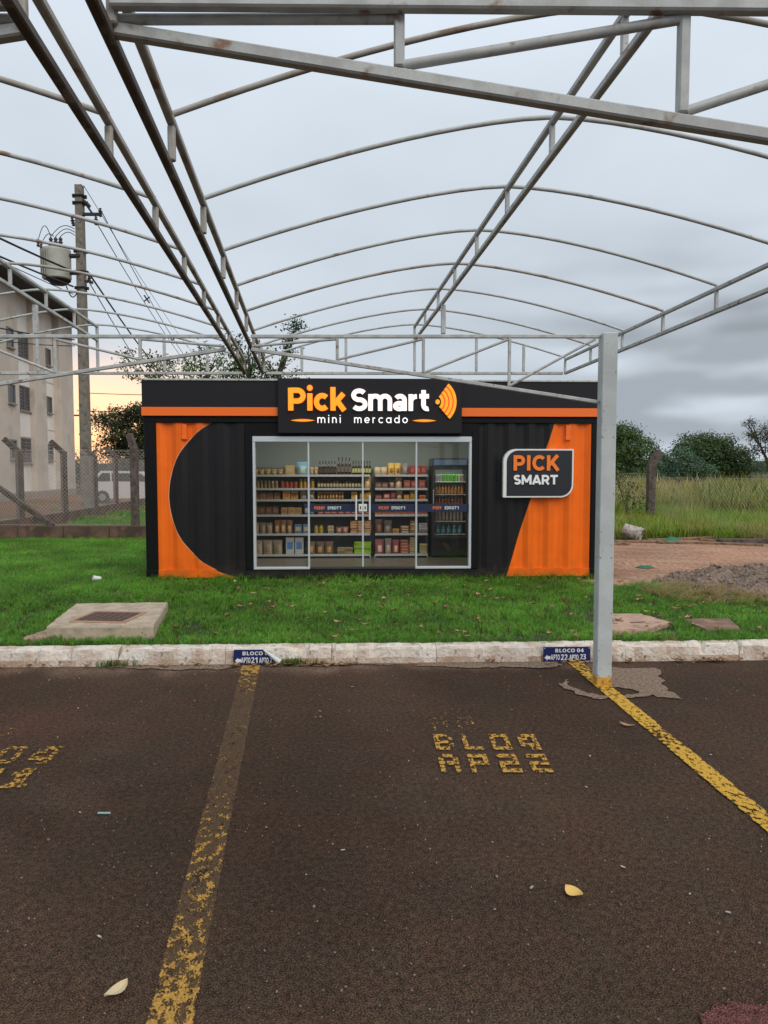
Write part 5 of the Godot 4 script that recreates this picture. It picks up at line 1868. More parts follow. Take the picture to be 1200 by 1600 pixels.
func left_background() -> void:
	# low wall and fence crossing behind the kiosk
	var w := thing("low_wall", "long low dark red-brown wall along the back of the left lawn", "wall", Vector3(-6.0, 0, -15.4))
	var wn := noise(371, 3.0, 3)
	var x := -8.0
	while x < 9.0:
		var mb := MB.new()
		mb.bx(x + 0.003, x + 0.997, 0.0, 0.44 + wn.get_noise_1d(x) * 0.015, -0.09, 0.09, 0.012)
		put("wall_block", mb, M.low_wall, w)
		x += 1.0
	var f := thing("chain_link_fence", "chain link fence with concrete post standing on the low wall", "fence", Vector3(-6.0, 0.44, -15.4))
	bent_post(f, Vector3(0.55, 0, 0), 1.72, Vector3(-0.10, -0.02, 0), 0.15)
	bent_post(f, Vector3(-5.0, 0, 0), 1.72, Vector3(-0.10, -0.02, 0), 0.15)
	bent_post(f, Vector3(5.6, 0, 0), 1.72, Vector3(-0.10, -0.02, 0), 0.15)
	var brace := MB.new()
	brace.bar(Vector3(-1.25, 0.0, 0.02), Vector3(-3.6, 1.55, -0.3), 0.11, 0.11, 0.01)
	put("brace", brace, M.fence_post, f)
	mesh_fence("wire_mesh", Vector3(-3.4, 0, -0.02), Vector3(0.55, 0, -0.02), 0.02, 1.65, 0.085, 0.0021, f)
	mesh_fence("wire_mesh", Vector3(0.55, 0, -0.02), Vector3(5.6, 0, -0.02), 0.02, 1.65, 0.085, 0.0021, f)
	# boundary fence running away to the left rear
	var g := thing("chain_link_fence", "boundary chain link fence with bent concrete posts before apartment block", "fence", Vector3(-9.4, 0.1, -18.0))
	var ps := [[-9.25, 17.9], [-9.35, 20.6], [-9.60, 23.4], [-9.9, 26.0], [-10.2, 29.0], [-10.6, 32.5], [-11.0, 36.5]]
	var prev := Vector3(-9.1, 0, -14.6)
	for i in ps.size():
		var p := Vector3(ps[i][0], 0.0, -ps[i][1])
		var loc := p - Vector3(-9.4, 0.0, -18.0)
		bent_post(g, loc, 2.05 + 0.05 * (i % 2), Vector3(-0.34, 0.0, 0.06), 0.15)
		mesh_fence("wire_mesh", prev - Vector3(-9.4, 0.0, -18.0), loc, 0.35, 2.0, 0.10, 0.0023, g)
		for y in [2.14, 2.24, 2.33]:
			var bw := MB.new()
			var o: float = -(y - 2.05) * 1.0
			wire(bw, prev - Vector3(-9.4, 0.0, -18.0) + Vector3(o, y, 0), loc + Vector3(o, y, 0), 0.04, 0.004, 6, 3)
			put("barbed_wire", bw, M.wire, g)
		prev = p
	var fw := thing("footing_wall", "rust-coloured concrete footing under the boundary fence", "wall", Vector3(-9.4, 0, -18.0))
	prev = Vector3(-9.1, 0, -14.6)
	for i in ps.size():
		var p := Vector3(ps[i][0], 0.0, -ps[i][1])
		var mb := MB.new()
		var a := prev - Vector3(-9.4, 0.0, -18.0)
		var b := p - Vector3(-9.4, 0.0, -18.0)
		mb.bar(a + Vector3(0, 0.2, 0), a.lerp(b, 0.997) + Vector3(0, 0.2, 0), 0.16, 0.48, 0.01)
		put("footing_panel", mb, tri_mat(M.low_wall.albedo_texture, 0.5, 0.95), fw)
		prev = p
	apartment()
	utility_pole()
	car()
	# white boundary wall and far street pole
	var bw := thing("white_boundary_wall", "low whitewashed boundary wall behind the parked car", "wall", Vector3(-14.0, 0, -43))
	var wm := tri_mat(blend_tex(256, 191, Color(0.62, 0.58, 0.54), Color(0.5, 0.45, 0.41), 0.01, Color(0.36, 0.24, 0.18), 0.015, 0.66, 40.0, 0.08), 0.3, 0.9)
	for i in 7:
		var mb := MB.new()
		mb.bx(-3.5 + 3.0 * i, -0.52 + 3.0 * i, -0.1, 1.25, -0.1, 0.1, 0.01)
		put("wall_panel", mb, wm, bw)
	var sp := thing("street_pole", "distant wooden-looking street pole with two crossarms beside the dark tree", "utility pole", Vector3(-27.4, 0, -64))
	var pm := MB.new()
	pm.tube([Vector3(0, -0.2, 0), Vector3(0, 6.9, 0)], 0.20, 0.13, 8)
	put("pole", pm, M.bark, sp)
	for y in [6.6, 4.9]:
		var ca := MB.new()
		ca.bar(Vector3(-0.1 if y < 6 else -1.6, y, 0.2), Vector3(1.1, y, 0.2), 0.12, 0.14)
		put("crossarm", ca, M.bark, sp)

func window_unit(parent: Node3D, xf: Transform3D, w: float, h: float, louvre: bool, glass: Material, frame: Material) -> void:
	var f := MB.new()
	for q in [[0.0, h / 2 - 0.03, w, 0.06], [0.0, -h / 2 + 0.03, w, 0.06], [w / 2 - 0.03, 0.0, 0.06, h - 0.12], [-w / 2 + 0.03, 0.0, 0.06, h - 0.12]]:
		f.box(xf * Transform3D(Basis(), Vector3(q[0], q[1], 0.02)), Vector3(q[2], q[3], 0.06))
	if louvre:
		f.box(xf * Transform3D(Basis(), Vector3(0, 0, 0.02)), Vector3(0.05, h - 0.12, 0.05))
	var o := put("window", f, frame, parent)
	var p := MB.new()
	p.box(xf * Transform3D(Basis(), Vector3(0, 0, -0.005)), Vector3(w - 0.12, h - 0.12, 0.02))
	put("pane", p, glass, o)
	if louvre:
		var n := int(h / 0.17)
		for i in n:
			var s := MB.new()
			s.box(xf * Transform3D(Basis(Vector3.RIGHT, 0.5), Vector3(0, -h / 2 + 0.13 + (h - 0.26) * i / (n - 1), 0.03)), Vector3(w - 0.13, 0.10, 0.012))
			put("slat", s, frame, o)
	var si := MB.new()
	si.box(xf * Transform3D(Basis(), Vector3(0, -h / 2 - 0.04, 0.05)), Vector3(w + 0.12, 0.07, 0.14))
	put("sill", si, M.concrete, o)

func apartment() -> void:
	var d := Vector3(-0.109, 0, -1).normalized()
	var corner := Vector3(-0.447 * 44.0, 0, -44.0)
	# local frame: x runs along the facade away from the viewer (0 at the far corner), z points out of the facade
	var bas := Basis(d, Vector3.UP, d.cross(Vector3.UP))
	var o := thing("apartment_block", "cream apartment block with pilasters, louvred windows and dark roof edge", "apartment building", corner)
	o.basis = bas
	var cream := tri_mat(blend_tex(512, 195, Color(0.80, 0.75, 0.68), Color(0.73, 0.68, 0.61), 0.008, Color(0.62, 0.57, 0.50), 0.008, 0.62, 80.0, 0.05), 0.12, 0.9)
	var beige := tri_mat(blend_tex(512, 197, Color(0.58, 0.51, 0.44), Color(0.52, 0.45, 0.385), 0.008, Color(0.44, 0.38, 0.32), 0.008, 0.62, 80.0, 0.05), 0.12, 0.9)
	var white := tri_mat(blend_tex(256, 199, Color(0.78, 0.74, 0.69), Color(0.72, 0.68, 0.62), 0.01, Color(0.64, 0.60, 0.54), 0.01, 0.66, 80.0, 0.05), 0.12, 0.9)
	var glass := mat(0.05, 0.055, 0.06, 0.15)
	var frame := mat(0.17, 0.16, 0.16, 0.5)
	var Ht := 10.75
	var wl := MB.new()
	wl.bx(-30.0, 0.0, -0.2, Ht, -9.0, 0.0)
	put("wall", wl, cream, o)
	# projecting strips: x from the corner, width, how far out
	for s in [[0.0, 2.3, 0.40, beige], [4.3, 1.7, 0.30, beige], [8.2, 3.8, 0.35, beige], [15.5, 1.7, 0.30, beige], [20.0, 3.8, 0.35, beige], [26.5, 1.7, 0.3, beige]]:
		var st := MB.new()
		st.bx(-s[0] - s[1], -s[0] + (0.02 if s[0] == 0.0 else 0.0), -0.2, Ht - 0.02, -0.2, s[2], 0.02)
		put("pilaster", st, s[3], o)
	for s in [[6.02, 2.16]]:
		for y in [3.4, 6.05]:
			var sp := MB.new()
			sp.bx(-s[0] - s[1], -s[0], y, y + 1.35, -0.1, 0.05)
			put("spandrel_panel", sp, white, o)
	for y in [3.95, 6.68, 9.4]:
		var jt := MB.new()
		jt.bx(-4.29, -2.31, y, y + 0.04, -0.05, 0.02)
		jt.bx(-8.19, -6.01, y - 0.62, y - 0.58, -0.05, 0.02)
		put("render_joint", jt, beige, o)
	for y in [2.7, 5.42, 8.15]:
		for q in [[3.1, 0.75, 0.95, false], [6.75, 1.35, 1.3, true], [7.75, 0.55, 1.45, false], [9.2, 0.75, 0.95, false], [14.0, 1.35, 1.3, true], [18.4, 1.35, 1.3, true]]:
			var zz := 0.352 if q[0] > 8.2 and q[0] < 12.0 else 0.0
			window_unit(o, Transform3D(Basis(), Vector3(-q[0], y, zz + 0.01)), q[1], q[2], q[3], glass, frame)
	var rf := MB.new()
	rf.bx(-30.9, 0.9, Ht + 0.002, Ht + 0.22, -9.9, 1.3, 0.02)
	var ro := put("roof_edge", rf, mat(0.02, 0.018, 0.018, 0.7), o)
	var rt := MB.new()
	var yb := Ht + 0.225
	rt.quad(Vector3(-30.9, yb, 1.3), Vector3(0.9, yb, 1.3), Vector3(0.9, yb + 1.3, -4.3), Vector3(-30.9, yb + 1.3, -4.3), Vector3(0, 1, 0.3))
	rt.quad(Vector3(-30.9, yb, -9.9), Vector3(0.9, yb, -9.9), Vector3(0.9, yb + 1.3, -4.3), Vector3(-30.9, yb + 1.3, -4.3), Vector3(0, 1, -0.3))
	for e in [-30.9, 0.9]:
		rt.tri(Vector3(e, yb, 1.3), Vector3(e, yb, -9.9), Vector3(e, yb + 1.3, -4.3), Vector3(-1 if e < 0 else 1, 0, 0))
	put("roof", rt, mat(0.10, 0.085, 0.075, 0.85), o)
	var pl2 := MB.new()
	pl2.bx(-30.0, 0.03, -0.2, 0.55, 0.0, 0.42, 0.02)
	put("plinth", pl2, M.concrete, o)

func utility_pole() -> void:
	var at := Vector3(-10.13, 0, -24.0)
	var o := thing("utility_pole", "tall grey concrete utility pole with crossarm and insulators behind fence", "utility pole", at)
	var pm := tri_mat(blend_tex(256, 203, Color(0.23, 0.205, 0.17), Color(0.17, 0.15, 0.125), 0.02, Color(0.12, 0.105, 0.09), 0.03, 0.64, 30.0, 0.15), 0.6, 0.95)
	var mb := MB.new()
	var hh := 11.1
	for f in 4:
		var a := f * PI / 2 + PI / 4
		var b := a + PI / 2
		var r0 := 0.215
		var r1 := 0.16
		mb.quad(Vector3(cos(a) * r0, -0.2, sin(a) * r0), Vector3(cos(b) * r0, -0.2, sin(b) * r0), Vector3(cos(b) * r1, hh, sin(b) * r1), Vector3(cos(a) * r1, hh, sin(a) * r1), Vector3(cos(a + PI / 4), 0, sin(a + PI / 4)))
	mb.quad(Vector3(-0.117, hh, -0.117), Vector3(0.117, hh, -0.117), Vector3(0.117, hh, 0.117), Vector3(-0.117, hh, 0.117), Vector3.UP)
	put("shaft", mb, pm, o)
	var arm := MB.new()
	arm.bar(Vector3(0.12, 10.15, 0.05), Vector3(0.72, 10.15, 0.05), 0.09, 0.09)
	arm.bar(Vector3(0.14, 10.6, 0.05), Vector3(0.42, 10.2, 0.05), 0.06, 0.06)
	put("crossarm", arm, M.cable, o)
	for y in [10.75, 10.52, 8.95, 8.28, 7.75]:
		var cl := MB.new()
		cl.box(Transform3D(Basis(), Vector3(0, y, 0)), Vector3(0.36, 0.05, 0.36), 0.01)
		for s in [-1.0, 1.0]:
			cl.box(Transform3D(Basis(), Vector3(s * 0.2, y, 0.0)), Vector3(0.07, 0.07, 0.07))
		put("clamp", cl, M.cable, o)
	var ins := [[Vector3(0.70, 10.22, 0.05), 0.0], [Vector3(0.55, 9.95, 0.05), 0.0], [Vector3(-0.2, 9.9, 0.1), 0.2], [Vector3(0.26, 10.5, 0.05), 0.7], [Vector3(0.30, 8.1, 0.1), 0.0], [Vector3(0.28, 7.95, 0.1), 1.2]]
	var im := mat(0.07, 0.06, 0.065, 0.3)
	for q in ins:
		var ib := MB.new()
		ib.lathe(Transform3D(Basis(Vector3(0, 0, 1), q[1]), q[0]), [Vector2(0.02, -0.16), Vector2(0.07, -0.12), Vector2(0.03, -0.09), Vector2(0.075, -0.05), Vector2(0.03, -0.02), Vector2(0.08, 0.03), Vector2(0.03, 0.06), Vector2(0.05, 0.12), Vector2(0, 0.14)], 8)
		put("insulator", ib, im, o)
	# transformer
	var t := thing("pole_transformer", "pale grey transformer tank hung on the concrete utility pole", "transformer", at + Vector3(-0.78, 7.98, 0.1))
	var tm := tri_mat(blend_tex(256, 205, Color(0.42, 0.42, 0.38), Color(0.36, 0.36, 0.32), 0.012, Color(0.32, 0.29, 0.25), 0.02, 0.7, 60.0, 0.05), 0.6, 0.5)
	var tk := MB.new()
	tk.lathe(Transform3D(Basis().scaled(Vector3(1, 1, 0.8)), Vector3.ZERO), [Vector2(0, 0.0), Vector2(0.44, 0.02), Vector2(0.47, 0.06), Vector2(0.47, 0.96), Vector2(0.44, 1.03), Vector2(0.2, 1.07), Vector2(0, 1.08)], 24)
	put("tank", tk, tm, t)
	var base := MB.new()
	base.lathe(Transform3D(Basis(), Vector3(0.05, -0.14, 0)), [Vector2(0, 0), Vector2(0.22, 0), Vector2(0.4, 0.14)], 16)
	put("base", base, M.cable, t)
	for i in 5:
		var fn := MB.new()
		fn.bx(-0.36 + i * 0.07, -0.345 + i * 0.07, 0.1, 0.92, 0.30, 0.42 - absf(i - 2) * 0.02)
		put("cooling_fin", fn, tm, t)
	for i in 3:
		var bu := MB.new()
		bu.lathe(Transform3D(Basis(), Vector3(-0.12 + i * 0.16, 1.05, 0.1)), [Vector2(0.05, 0), Vector2(0.08, 0.06), Vector2(0.045, 0.1), Vector2(0.08, 0.16), Vector2(0.045, 0.2), Vector2(0.07, 0.26), Vector2(0.02, 0.34), Vector2(0, 0.35)], 8)
		put("bushing", bu, im, t)
	for q in [[-0.52, 1.05], [-0.42, 0.9]]:
		var ar := MB.new()
		ar.lathe(Transform3D(Basis(), Vector3(q[0], q[1], 0.15)), [Vector2(0.03, 0), Vector2(0.06, 0.05), Vector2(0.03, 0.09), Vector2(0.06, 0.14), Vector2(0.03, 0.18), Vector2(0.05, 0.24), Vector2(0, 0.27)], 8)
		put("arrester", ar, im, t)
	for y in [0.25, 0.8]:
		var br := MB.new()
		br.bx(0.44, 0.80, y - 0.05, y + 0.05, -0.12, 0.08, 0.01)
		put("bracket", br, M.cable, t)
	var lp := MB.new()
	for i in 3:
		var p0 := Vector3(-0.12 + i * 0.16, 1.40, 0.1)
		var p1 := Vector3(0.70, 1.62 - 0.1 * i, 0.15)
		var pts := []
		for k in 13:
			var u := k / 12.0
			pts.append(p0.lerp(p1, u) + Vector3(0, sin(PI * u) * (0.22 - 0.05 * i), 0))
		lp.tube(pts, 0.013, -1.0, 4, false)
	for i in 2:
		var p0 := Vector3(-0.50 + i * 0.1, 1.32 - 0.15 * i, 0.15)
		var p1 := Vector3(-0.12 + 0.1 * i, 1.40, 0.1)
		var pts := []
		for k in 13:
			var u := k / 12.0
			pts.append(p0.lerp(p1, u) + Vector3(0, sin(PI * u) * (0.38 - 0.2 * i), 0))
		lp.tube(pts, 0.013, -1.0, 4, false)
	var dn2 := []
	for k in 13:
		var u := k / 12.0
		dn2.append(Vector3(0.3, -0.05, 0.1).lerp(Vector3(0.78, -0.25, 0.1), u) - Vector3(0, sin(PI * u) * 0.42, 0))
	lp.tube(dn2, 0.02, -1.0, 4, false)
	put("leads", lp, M.cable, t)
	# lines
	var far := Vector3(-16.5, 9.2, -74)
	var runs := [[Vector3(0.72, 10.28, 0.05), far, 1.3, 0.017, "upper power line running away from the utility pole crossarm"], [Vector3(0.55, 9.9, 0.05), far + Vector3(0.5, -0.3, 0), 1.4, 0.017, "middle power line running away below the pole crossarm"], [Vector3(0.15, 11.1, 0), far + Vector3(0.2, 0.8, 0), 0.9, 0.012, "topmost thin wire leading away from utility pole head"], [Vector3(0.3, 8.2, 0.1), far + Vector3(0.3, -2.6, 0), 1.6, 0.035, "thick twisted low cable leading away from the pole"], [Vector3(0.3, 7.9, 0.1), far + Vector3(-2.0, -3.4, 0), 1.5, 0.018, "lowest thin cable leading away from the pole"], [Vector3(-0.2, 8.25, 0.2), Vector3(-13.0, 9.3, -2.0), 0.5, 0.035, "thick cable from the pole towards the viewer's left"], [Vector3(-0.2, 7.75, 0.2), Vector3(-12.6, 8.6, -2.0), 0.5, 0.03, "second cable from the pole passing before the roof"], [Vector3(-0.2, 7.5, 0.2), Vector3(-13.4, 8.8, -2.0), 0.3, 0.014, "thin wire from the pole passing before the roof"], [Vector3(-0.2, 6.0, 0.2), Vector3(-14.0, 6.6, -14.0), 0.4, 0.02, "service wire crossing the upper apartment windows"], [Vector3(-0.2, 5.8, 0.2), Vector3(-14.0, 6.1, -14.0), 0.5, 0.014, "lower service wire crossing the apartment windows"]]
	for q in runs:
		var wm := MB.new()
		wire(wm, Vector3.ZERO, q[1] - (at + q[0]), q[2], q[3], 16, 4)
		put_at("power_line", wm, M.cable, at + q[0], 0, q[4], "cable")
	for q in [[Vector3(-26.0, 8.4, -62), Vector3(-6.0, 8.5, -62), "far overhead wire crossing above the sunset tree"], [Vector3(-26.0, 6.7, -60), Vector3(-6.0, 7.0, -60), "lower far overhead wire crossing the sunset tree"]]:
		var wm := MB.new()
		wire(wm, Vector3.ZERO, q[1] - q[0], 0.25, 0.03, 14, 4)
		put_at("power_line", wm, M.cable, q[0], 0, q[2], "cable")
	# spacers on the pair of conductors
	for k in [0.16, 0.30, 0.42]:
		var p: Vector3 = (at + runs[0][0]).lerp(runs[0][1], k) - Vector3(0, 1.3 * 4.0 * k * (1.0 - k), 0)
		var sp := MB.new()
		sp.box(Transform3D(Basis(Vector3(0, 0, 1), 0.6), Vector3(-0.05, -0.12, 0)), Vector3(0.06, 0.42, 0.06), 0.01)
		sp.box(Transform3D(Basis(Vector3(0, 0, 1), -0.9), Vector3(-0.05, -0.12, 0)), Vector3(0.05, 0.34, 0.05), 0.01)
		put_at("line_spacer", sp, M.cable, p, 0, ["cable spacer nearest the utility pole on the power lines", "middle cable spacer on the receding power lines", "farthest cable spacer on the receding power lines"][[0.16, 0.30, 0.42].find(k)], "cable spacer")

func car() -> void:
	var o := thing("parked_car", "white hatchback parked side-on behind the chain link fence", "car", Vector3(-11.6, 0.13, -33.0), deg_to_rad(4))
	var body := MB.new()
	var prof := pl([[-2.0, 0.25], [2.0, 0.25], [2.08, 0.55], [1.95, 0.85], [1.05, 0.98], [0.45, 1.46], [-1.35, 1.50], [-1.9, 1.05], [-2.05, 0.9], [-2.08, 0.45]])
	body.slab(Transform3D(), prof, -0.8, 0.8)
	put("body", body, mat(0.68, 0.68, 0.68, 0.3), o)
	var dark := mat(0.015, 0.016, 0.018, 0.1)
	for w in [[[-1.65, 1.02], [-0.95, 1.02], [-0.95, 1.40], [-1.30, 1.40]], [[-0.87, 1.02], [0.02, 1.02], [0.02, 1.39], [-0.87, 1.40]], [[0.10, 1.02], [0.90, 1.0], [0.42, 1.37], [0.10, 1.39]]]:
		var wm := MB.new()
		wm.slab(Transform3D(), pl(w), 0.8, 0.808)
		put("side_window", wm, dark, o)
	for x in [-1.3, 1.3]:
		var ty := MB.new()
		ty.lathe(Transform3D(Basis(Vector3.RIGHT, PI / 2), Vector3(x, 0.3, 0.62)), [Vector2(0.16, 0.22), Vector2(0.28, 0.22), Vector2(0.31, 0.18), Vector2(0.31, 0.02), Vector2(0.28, 0)], 18)
		var to := put("wheel", ty, mat(0.02, 0.02, 0.02, 0.8), o)
		var rm := MB.new()
		rm.lathe(Transform3D(Basis(Vector3.RIGHT, PI / 2), Vector3(x, 0.3, 0.62)), [Vector2(0, 0.2), Vector2(0.06, 0.215), Vector2(0.17, 0.205), Vector2(0.18, 0.215)], 18)
		put("rim", rm, mat(0.4, 0.4, 0.42, 0.3, 0.6), to)
	var hl := MB.new()
	hl.bx(1.80, 2.0, 0.68, 0.8, 0.66, 0.805, 0.02)
	put("headlight", hl, mat(0.7, 0.7, 0.7, 0.1), o)
	var tl := MB.new()
	tl.bx(-2.06, -1.9, 0.8, 1.0, 0.66, 0.806, 0.02)
	put("tail_light", tl, mat(0.4, 0.02, 0.02, 0.2), o)

# ------------------------------------------------------------------ behind the lawn, right
func right_background() -> void:
	var f := thing("chain_link_fence", "sagging chain link fence with leaning wooden posts along the weedy field", "fence", Vector3(7.2, 0.12, -19.0))
	var p0 := Vector3(7.15, 0, -19.0)
	var p1 := Vector3(7.95, 0, -14.4)
	var p2 := Vector3(5.2, 0, -29.0)
	for q in [[p0, 1.70, Vector3(0.22, 0.05, 0.0), 0.2], [p2, 1.5, Vector3(0.1, 0.0, 0), 0.16]]:
		bent_post(f, q[0] - p0, q[1], q[2], q[3])
	var sp := MB.new()
	sp.tube([p1 - p0 + Vector3(0, -0.15, 0), p1 - p0 + Vector3(0.03, 1.15, 0)], 0.09, 0.08, 8)
	put("post", sp, M.fence_post, f)
	mesh_fence("wire_mesh", p0 - p0, p1 - p0, 0.1, 1.35, 0.11, 0.0017, f)
	mesh_fence("wire_mesh", p2 - p0, p0 - p0, 0.1, 1.45, 0.12, 0.0017, f)
	mesh_fence("wire_mesh", p1 - p0, p1 - p0 + Vector3(7, 0, 1.5), 0.1, 1.35, 0.11, 0.0017, f)
	var w := thing("back_wall", "low dark mossy wall beyond the planks on the right", "wall", Vector3(8.0, 0.04, -14.5))
	for i in 4:
		var mb := MB.new()
		mb.bx(-1.1 + 1.3 * i, 0.19 + 1.3 * i, 0.0, 0.20, -0.08, 0.08, 0.012)
		var wb := put("wall_block", mb, M.fence_post, w)
	# far ground cover
	var fb := blade_mesh(11, 1.0, 0.035, 0.5, 411)
	var tall := scatter("tall_dry_grass", fb, 9000, func() -> Array:
		var d := lerpf(20.0, 75.0, pow(rng.randf(), 1.5))
		var x := rng.randf_range(0.12, 0.95) * d
		if x < 2.5 or hn.get_noise_2d(x * 1.1 + 30.0, d * 0.8) < -0.32:
			return []
		var k := rng.randf_range(0.7, 1.25)
		var dry := dn.get_noise_2d(x * 0.4, d * 0.4) + 0.22 + 0.012 * (d - 20.0) + rng.randf_range(-0.25, 0.25)
		var c := Color(0.22, 0.31, 0.05).lerp(Color(0.66, 0.52, 0.24), clampf(dry * 1.3, 0, 1))
		return [Vector3(x, lawn_h(x, d) - 0.03, -d), rng.randf_range(0.6, 1.3) * clampf(0.95 + 0.9 * hn.get_noise_2d(x * 0.7, d * 0.7), 0.4, 1.4), c * k])
	tag(tall, "tall mixed dry and green grass filling the field at right", "tall grass")
	var mid := scatter("field_grass", fb, 9000, func() -> Array:
		var d := lerpf(14.8, 24.0, rng.randf())
		var x := rng.randf_range(0.20, 0.85) * d
		if d < 15.6 and x < 7.2:
			return []
		var k := rng.randf_range(0.7, 1.3)
		var c := Color(0.30, 0.46, 0.045).lerp(Color(0.54, 0.46, 0.16), clampf(dn.get_noise_2d(x, d) * 1.6 + 0.30 - 0.09 * (d - 16.0) + rng.randf_range(-0.2, 0.2), 0, 1))
		return [Vector3(x, lawn_h(x, d) - 0.02, -d), rng.randf_range(0.22, 0.5) + 0.035 * (d - 15.0), c * k])
	tag(mid, "bright green weeds and grass just beyond the right-hand fence", "grass")
	# low far hills
	var hm := MB.new()
	hm.tint(0.07, 0.10, 0.09)
	var hn2 := noise(421, 0.006, 4)
	var prev := Vector3.ZERO
	var prevt := Vector3.ZERO
	for i in 181:
		var a := deg_to_rad(-180.0 + 2.0 * i)
		var R := 700.0
		var b := Vector3(sin(a) * R, -3, -cos(a) * R)
		var t := Vector3(sin(a) * R * 1.05, 6.0 + 7.0 * (0.5 + hn2.get_noise_2d(sin(a) * 260.0, cos(a) * 260.0)), -cos(a) * R * 1.05)
		if i > 0:
			hm.quad(prev, b, t, prevt, Vector3(-b.x, 300, -b.z))
		prev = b
		prevt = t
	structure(put("hills", hm, M.soil.duplicate(), null))

# ------------------------------------------------------------------ trees
func tree(called: String, label: String, category: String, at: Vector3, trunk_h: float, trunk_r: float, blobs: Array, leaf: float, count: int, c0: Color, c1: Color, s: int, droop := 0.0, group := "") -> void:
	# blobs: [x, y, z, rx, ry, rz] relative to the base
	var r := RandomNumberGenerator.new()
	r.seed = s
	var o := thing(called, label, category, at, 0.0, group)
	var tm := MB.new()
	var fork := Vector3(r.randf_range(-0.15, 0.15), trunk_h, r.randf_range(-0.15, 0.15))
	tm.tube([Vector3(0, -0.2, 0), Vector3(r.randf_range(-0.1, 0.1), trunk_h * 0.5, 0), fork], trunk_r, trunk_r * 0.7, 8)
	var to := put("trunk", tm, M.bark, o)
	for b in blobs:
		var c := Vector3(b[0], b[1], b[2])
		var lm := MB.new()
		var pts := []
		for k in 6:
			var u := k / 5.0
			pts.append(fork.lerp(c, u) + Vector3(r.randf_range(-1, 1), 0, r.randf_range(-1, 1)) * trunk_r * 0.8 * sin(PI * u))
		lm.tube(pts, trunk_r * 0.5, trunk_r * 0.14, 6, false)
		for k in 4:
			var e := c + Vector3(r.randf_range(-1, 1) * b[3], r.randf_range(-0.4, 1) * b[4], r.randf_range(-1, 1) * b[5]) * 0.8
			lm.tube([pts[3], pts[3].lerp(e, 0.5) + Vector3(0, 0.1, 0), e], trunk_r * 0.22, trunk_r * 0.06, 5, false)
		put("limb", lm, M.bark, to)
	var vol := 0.0
	for b in blobs:
		vol += pow(b[3] * b[4] * b[5], 0.67)
	var mb := MB.new()
	mb.has_col = true
	for b in blobs:
		var n := int(count * pow(b[3] * b[4] * b[5], 0.67) / vol)
		var clumps := maxi(6, n / 38)
		for q in clumps:
			var dir := Vector3(r.randfn(), r.randfn(), r.randfn()).normalized()
			var rr := pow(r.randf(), 0.38)
			var cp := Vector3(b[0], b[1], b[2]) + Vector3(dir.x * b[3], dir.y * b[4], dir.z * b[5]) * rr
			var ck := r.randf_range(0.65, 1.3)
			var cm := r.randf()
			var cr := leaf * r.randf_range(1.5, 3.0)
			for k in 38:
				var p := cp + Vector3(r.randfn() * cr * 0.6, r.randfn() * cr * 0.42 - droop * r.randf() * cr, r.randfn() * cr * 0.6)
				var nn := (Vector3(r.randfn(), r.randfn() + 0.7, r.randfn()) + dir * 0.5).normalized()
				var tx := nn.cross(Vector3(r.randfn(), r.randfn(), r.randfn())).normalized()
				var ty := nn.cross(tx)
				var sz := leaf * r.randf_range(0.6, 1.2)
				var kk := ck * r.randf_range(0.8, 1.2)
				var cc := c0.lerp(c1, clampf(cm + r.randf_range(-0.2, 0.2), 0, 1)) * kk
				mb.col = cc
				var a0 := p - tx * sz * 0.5
				var a1 := p + tx * sz * 0.5
				var b0 := p + ty * sz * 0.24 + nn * sz * 0.06
				var b1 := p - ty * sz * 0.24 + nn * sz * 0.06
				mb.tri3(a0, b0, a1, nn, nn, nn)
				mb.tri3(a0, a1, b1, nn, nn, nn)
	var cro := put("crown", mb, M.leaf, o)

